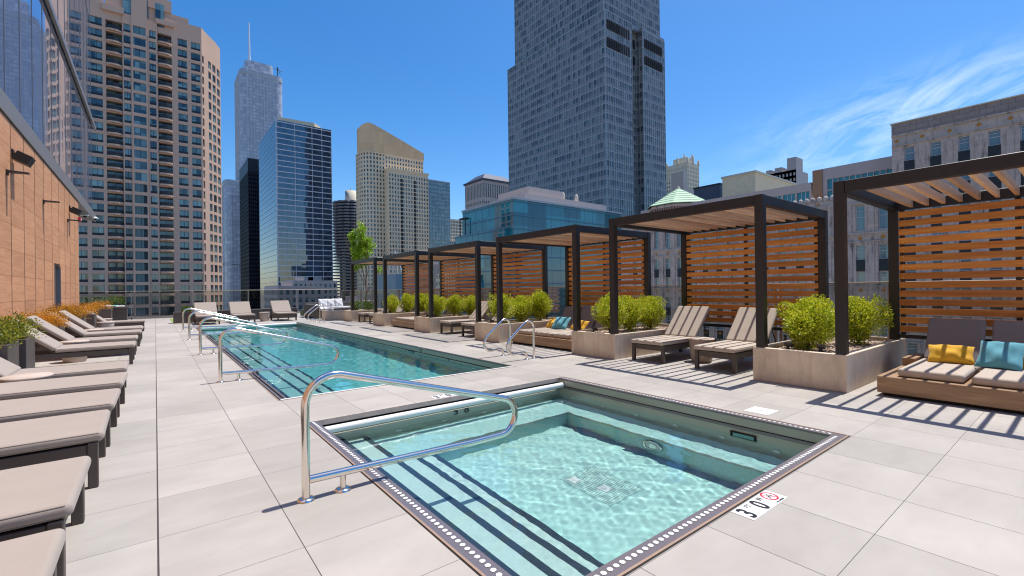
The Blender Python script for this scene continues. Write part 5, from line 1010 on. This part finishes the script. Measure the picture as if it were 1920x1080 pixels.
# ornate stone building across the street --------------------------------------
def stone():
    t = thing('stone_building', 'weathered grey stone building with orange diamond ornaments across the street', 'building', (0, 0, 0)); X = 75; yR = 16.2; yL = 60
    cR = [14.5-2.45*k for k in range(28)]; cL = [17.35+2.45*k for k in range(17)]; w_ = 1.0
    # right (near) block, taller
    W_ = yR+60; cols = sorted([(yR-c-w_/2, yR-c+w_/2) for c in cR if yR-c-w_/2 > 0])
    rowsR = [(16.8-3.5*k, 18.5-3.5*k) for k in range(21)]
    facade(t, (X-.6, yR), -math.pi/2, W_, ZG, 20.2, cols, sorted(rowsR), 'limestone', 'winglass', 'winwhite', .35, 'sash', 70, wall_name='near_block_wall')
    m = MB(); m.box(X-.75, X+30, -60, yR-.02, 20.2, 21.6); m.build('block_parapet', 'parapet', t); m = MB(); m.box(X-.9, X-.05, -60, yR+.1, 21.6, 21.72); m.build('coping', 'bone', t)
    m = MB(); m.quad((X-.6, yR+.0, ZG), (X-.6, yR, 20.2), (X+30, yR, 20.2), (X+30, yR, ZG)); m.build('return_wall', 'limestone', t)
    # left block
    W2 = yL-yR; cols2 = sorted([(yL-c-w_/2, yL-c+w_/2) for c in cL]); rowsL = [(8.6, 12.0)]+[(4.7-3.55*k, 6.6-3.55*k) for k in range(18)]
    facade(t, (X, yL), -math.pi/2, W2, ZG, 13.2, cols2, sorted(rowsL), 'limestone', 'winglass', 'winwhite', .4, 'sash', 70, wall_name='far_block_wall')
    m = MB()
    for k in range(int(W2/.8)): y = yR+.4+k*.8; m.lathe([(.34, 13.2), (.34, 13.6), (.2, 13.85), (0, 13.95)], 8, (X+.15, y))
    m.box(X+.4, X+30, yR, yL, 12.9, 13.2); m.build('parapet_finials', 'limestone', t)
    m = MB(); m.box(X-.25, X-.01, yR+.0, yL, 8.05, 8.3); m.box(X-.2, X-.01, yR, yL, 7.0, 7.15); m.box(X-.2, X-.01, yR, yL, 12.2, 12.4); m.box(X-.85, X-.61, -60, yR, 20.0, 20.18); m.box(X-.8, X-.61, -60, yR, 18.75, 18.85)
    for z in (1.0, -6.1, -13.2): m.box(X-.2, X-.01, yR, yL, z, z+.18); m.box(X-.8, X-.61, -60, yR, z, z+.18)
    m.build('string_course', 'limestone', t)
    # dark cast panels under the windows
    m = MB()
    for c in cR[:12]:
        for k in range(6): m.box(X-.63, X-.3, c-.5, c+.5, 15.05-3.5*k, 16.75-3.5*k)
    for c in cL:
        for k in (0, 2, 3): m.box(X-.02, X+.25, c-.5, c+.5, 3.08-3.55*k, 4.66-3.55*k)
    m.build('spandrel_panel', 'slot2', t, kind='stuff')
    m = MB()
    def dia(x, y, z, s, mi): m.add([(x, y-s, z), (x, y, z-s), (x, y+s, z), (x, y, z+s)], [(0, 1, 2, 3)], mi)
    for c in cR[:16]: dia(X-.63, c+1.2, 19.42, .27, 0); dia(X-.615, c+1.2, 19.42, .42, 1)
    for k in range(9):
        for sg in (1, -1):
            y = 12.9+sg*(.75+.3*k)
            if y > yR-.2: continue
            for dz in (1, -1): m.add([(X-.62, y, 19.42), (X-.62, y+sg*.1, 19.42), (X-.62, y-sg*.3+sg*.1, 19.42+dz*.5), (X-.62, y-sg*.3, 19.42+dz*.5)], [(0, 1, 2, 3)], 1)
    for c in cL:
        for z, s in ((7.55, .33), (12.75, .25), (.55, .3), (-6.6, .3)): dia(X-.03, c, z, s, 0); dia(X-.02, c, z, s*1.4, 1)
    m.build('diamond_ornament', ['orange', 'bone2'], t, kind='stuff')
    # shallow pilasters between windows
    m = MB()
    for c in cR: m.box(X-.72, X-.605, c-1.225-.28, c-1.225+.28, -30, 18.3)
    for c in cL: m.box(X-.13, X-.005, c-1.225-.3, c-1.225+.3, 8.3, 12.2); m.box(X-.13, X-.005, c-1.225-.3, c-1.225+.3, -40, 7.0)
    m.build('pilaster', 'limestone', t)
    # plain concrete storeys set back above the left block
    X2 = 79; facade(t, (X2, 58), -math.pi/2, 58-26.9, 12, 16.9, [(58-26.9-10+k*2.0, 58-26.9-10+k*2.0+1.7) for k in range(5)], [(14.0, 15.7)], 'greyconc', 'glass_teal', 'winwhite', .2, 'triple', 10, wall_name='rooftop_wall')
    facade(t, (X2, 26.7), -math.pi/2, 10.4, 12, 18.6, [(1.9+k*1.4, 3.2+k*1.4) for k in range(6)], [(13.3, 15.3), (15.42, 17.0)], 'greyconc', 'glass_teal', 'winwhite', .2, 'plain', 12, wall_name='rooftop_wall')
    m = MB(); m.box(X2-.12, X2-.01, 25.4, 26.7, 12, 18.6); m.build('brick_pier', 'tanbrick', t); m = MB(); m.quad((X2, 26.7, 12), (X2, 26.7, 18.6), (X2+14, 26.7, 18.6), (X2+14, 26.7, 12)); m.box(X2, X2+14, 16.3, 26.7, 18.6, 18.7); m.box(X2, X2+14, 26.9, 58, 16.9, 17); m.build('rooftop_roof', 'greyconc', t)
    m = MB(); m.box(X+.5, X+30, -60, yR-.3, ZG, 19.4); m.box(X+.5, X+30, yR, yL-.2, ZG, 13.0); m.build('core', 'windark', t)
    # octagonal turret with green roof
    cx_, cy_ = 82.5, 51.5; r0 = 6.0; n = 8; m = MB(); pts = [(cx_+r0*math.cos(R(22.5+45*k)), cy_+r0*math.sin(R(22.5+45*k))) for k in range(n)]; m.prism(pts, 12, 17.0); m.build('turret_wall', 'limestone', t)
    m = MB(); p2 = [(cx_+(r0+.5)*math.cos(R(22.5+45*k)), cy_+(r0+.5)*math.sin(R(22.5+45*k))) for k in range(n)]
    for k in range(7):
        f0, f1 = k/7, (k+1)/7
        for i in range(n):
            a, b = p2[i], p2[(i+1) % n]; q = lambda P_, f, dz=0: (cx_+(P_[0]-cx_)*(1-f), cy_+(P_[1]-cy_)*(1-f), 17.1+3.9*f+dz)
            m.quad(q(a, f0, .08), q(b, f0, .08), q(b, f1), q(a, f1))
            m.quad(q(a, f0, -.05), q(b, f0, -.05), q(b, f0, .08), q(a, f0, .08))
    m.build('turret_roof', 'copper', t)
    m = MB()
    for i in range(n):
        a, b = Vector((*pts[i], 0)), Vector((*pts[(i+1) % n], 0)); nn = ((a+b)/2-Vector((cx_, cy_, 0))).normalized()*.06
        for k in range(9): f = (k+.5)/9; p = a+(b-a)*f+nn; d = (b-a).normalized()*.17; m.add([(p-d+Vector((0, 0, 15.9))), (p+d+Vector((0, 0, 15.9))), (p+d+Vector((0, 0, 16.45))), (p-d+Vector((0, 0, 16.45)))], [(0, 1, 2, 3)])
    m.build('turret_medallion', 'brickred', t, kind='stuff')
    m = MB(); m.lathe([(.25, 20.8), (.3, 21.1), (0, 21.4)], 8, (cx_, cy_)); m.build('turret_finial', 'bone', t)
MT['slot2'] = simple('dark_cast_iron', C(34, 40, 42), .5, .1, .2, 3); MT['bone2'] = simple('pale_ornament', C(186, 178, 174), .8); MT['tanbrick'] = simple('tan_brick', C(160, 126, 98), .85, 0, .2, 4); MT['brickred'] = simple('rust_medallion', C(132, 78, 60), .8, 0, .2, 2)
stone()
# background pieces on the right -------------------------------------------------
t = thing('beige_brick_block', 'windowless beige brick block rising behind the grey concrete storeys', 'building', (0, 0, 0)); m = MB(); m.box(145, 176, 64.5, 74.8, ZG, 36); m.build('wall', 'beige', t); m = MB(); m.box(144.7, 176.3, 64.2, 75.1, 36, 36.6); m.build('coping', 'bone', t)
t = thing('dark_metal_block', 'dark blue-grey louvred rooftop block beside the green turret', 'building', (0, 0, 0)); m = MB(); m.box(162, 182, 84.5, 94.6, ZG, 38.3); m.build('wall', 'darkmetal', t); m = MB(); m.box(161.7, 182.3, 84.2, 94.9, 38.3, 38.8); m.build('coping', 'mull_dark', t)
t = thing('ivory_gothic_tower', 'ivory gothic tower with pinnacles right of the giant glass tower', 'tower', (0, 0, 0)); x0, y0 = 377, 226
for P0, an, W_ in (((x0, y0+22), -math.pi/2, 22), ((x0, y0), 0, 19)): facade(t, P0, an, W_, ZG, 113, cols_even(W_, int(W_/2.4), 1.1), rows_even(ZG, 112, 3.7, 2.2, .9), 'bone', 'winglass', 'windark', .6, 'plain', 20)
m = MB(); m.box(x0+.5, x0+18.5, y0+.5, y0+21.5, 100, 113); m.box(x0+4, x0+15, y0+4, y0+17, 113, 119)
for dx, dy, h_ in ((0, 0, 6), (18, 0, 6), (0, 21, 5), (9, 0, 9), (0, 10, 8), (14, 4, 12), (8, 8, 13)): m.lathe([(1.1, 112), (1.1, 112+h_*.6), (0, 112+h_)], 6, (x0+dx, y0+dy))
m.build('pinnacles', 'bone', t)
MT['pale'] = MT['bone2']
t = thing('white_office_block', 'white banded office block in front of the ivory gothic tower', 'building', (0, 0, 0)); x0, y0 = 273.5, 167
facade(t, (x0, y0+9), -math.pi/2, 9, ZG, 77, [(.6, 8.6)], rows_even(ZG, 77, 3.6, 1.9, 1), 'pale', 'glass_black', 'windark', .4, 'triple', 12); facade(t, (x0, y0), 0, 17, ZG, 66, cols_even(17, 7, 1.5), rows_even(ZG, 66, 3.6, 3.0, .4), 'pale', 'winglass', 'windark', .4, 'plain', 30)
m = MB(); m.box(x0+.1, x0+4, y0+.1, y0+8.9, 60, 77); m.box(x0+.1, x0+17, y0+.5, y0+8.9, 60, 66); m.build('core', 'pale', t)
t = thing('far_grey_tower', 'far grey concrete tower with stepped roof boxes above the beige block', 'tower', (0, 0, 0)); x0, y0 = 300, 110
facade(t, (x0, y0+24), -math.pi/2, 24, ZG, 70, cols_even(24, 12, 1.0), rows_even(ZG, 69, 3.4, 1.8, .8), 'greyconc', 'winglass', 'windark', .4, 'plain', 20)
m = MB(); m.box(x0, x0+18, y0, y0+23.9, 60, 70)
for a, b, h_ in ((0, 5, 7.5), (8, 12, 3), (14, 17, 2.5), (19, 22, 2)): m.box(x0+.2, x0+10, y0+a, y0+b, 70, 70+h_)
m.build('roof_boxes', 'greyconc', t)
# smaller roofs seen low through the guardrails
t = thing('blue_pavilion', 'small light blue building with a white A-frame on its roof, seen under the far cabanas', 'building', (0, 0, 0)); m = MB(); m.box(57, 63.5, 130, 146, ZG, 6.2); m.build('wall', simple('light_blue_metal', C(120, 148, 160), .6, 0, .08, 2), t)
m = MB()
for dx in (-2.1, -.7, .7, 2.1): m.tube([(60.3, 137.6-0*dx, 13.6), (60.3+dx*.8, 137.6-dx*.9, 6.2)], .16, 6)
m.build('a_frame', 'winwhite', t)
r = random.Random(9); k = 0; GL = 'low city blocks seen through the guardrails'
LOW = [(-40, 40, -12, 70, -20, 'tanbrick'), (0, 52, 30, 78, -32, 'greyconc'), (40, 58, 66, 84, -14, 'st_tan2'), (22, 92, 52, 124, -9, 'greyconc'), (-2, 190, 40, 220, -6, 'st_tan2'), (58, 180, 84, 212, -3, 'limestone'), (46, 240, 66, 275, 4, 'greyconc'), (100, 150, 128, 176, -4, 'tanbrick'), (104, 250, 128, 285, 2, 'limestone'), (66, 300, 92, 330, 8, 'greyconc'), (128, 210, 146, 236, 10, 'st_tan2'), (160, 300, 190, 330, 20, 'limestone'), (230, 420, 300, 460, 52, 'greyconc'), (300, 300, 360, 340, 60, 'limestone')]
LBL = ['tan brick low block beyond the far left corner of the deck', 'grey concrete low block straight below the far guardrail', 'pale precast low block right of the far guardrail centre', 'grey concrete low block in the middle distance', 'pale low block at the foot of the silver skyscraper', 'grey stone low block before the blue tower', 'narrow grey block before the black tower', 'tan brick block behind the pavilion', 'grey stone block before the round scalloped tower', 'grey block beside the blue tower foot', 'pale block at the foot of the rounded tan tower', 'grey stone block right of the rounded tower foot', 'grey block far behind the teal building', 'stone block far behind the ivory tower']
for (x0, y0, x1, y1, z, mt_), lb in zip(LOW, LBL):
    t = thing('city_block', lb, 'building', (0, 0, 0), 0, GL); rw = rows_even(-58, z, 3.8, 2.2, .9)
    facade(t, (x0, y1), -math.pi/2, y1-y0, ZG, z, cols_even(y1-y0, int((y1-y0)/2.8), 1.5), rw, mt_, 'winglass', 'windark', .3, 'plain', 8); facade(t, (x0, y0), 0, x1-x0, ZG, z, cols_even(x1-x0, int((x1-x0)/2.8), 1.5), rw, mt_, 'winglass', 'windark', .3, 'plain', 8)
    m = MB(); m.box(x0+.4, x1-.05, y0+.4, y1-.4, ZG, z-.3); m.box(x0+3, x0+7, y0+4, y0+9, z-.3, z+2.2); m.box(x0+.4, x0+.9, y0+.4, y1-.4, z-.3, z+.4); m.build('roof', 'greyconc', t)

for o in bpy.data.objects:
    if o.name.split('.')[0] in REC: o.cycles.is_caustics_receiver = True
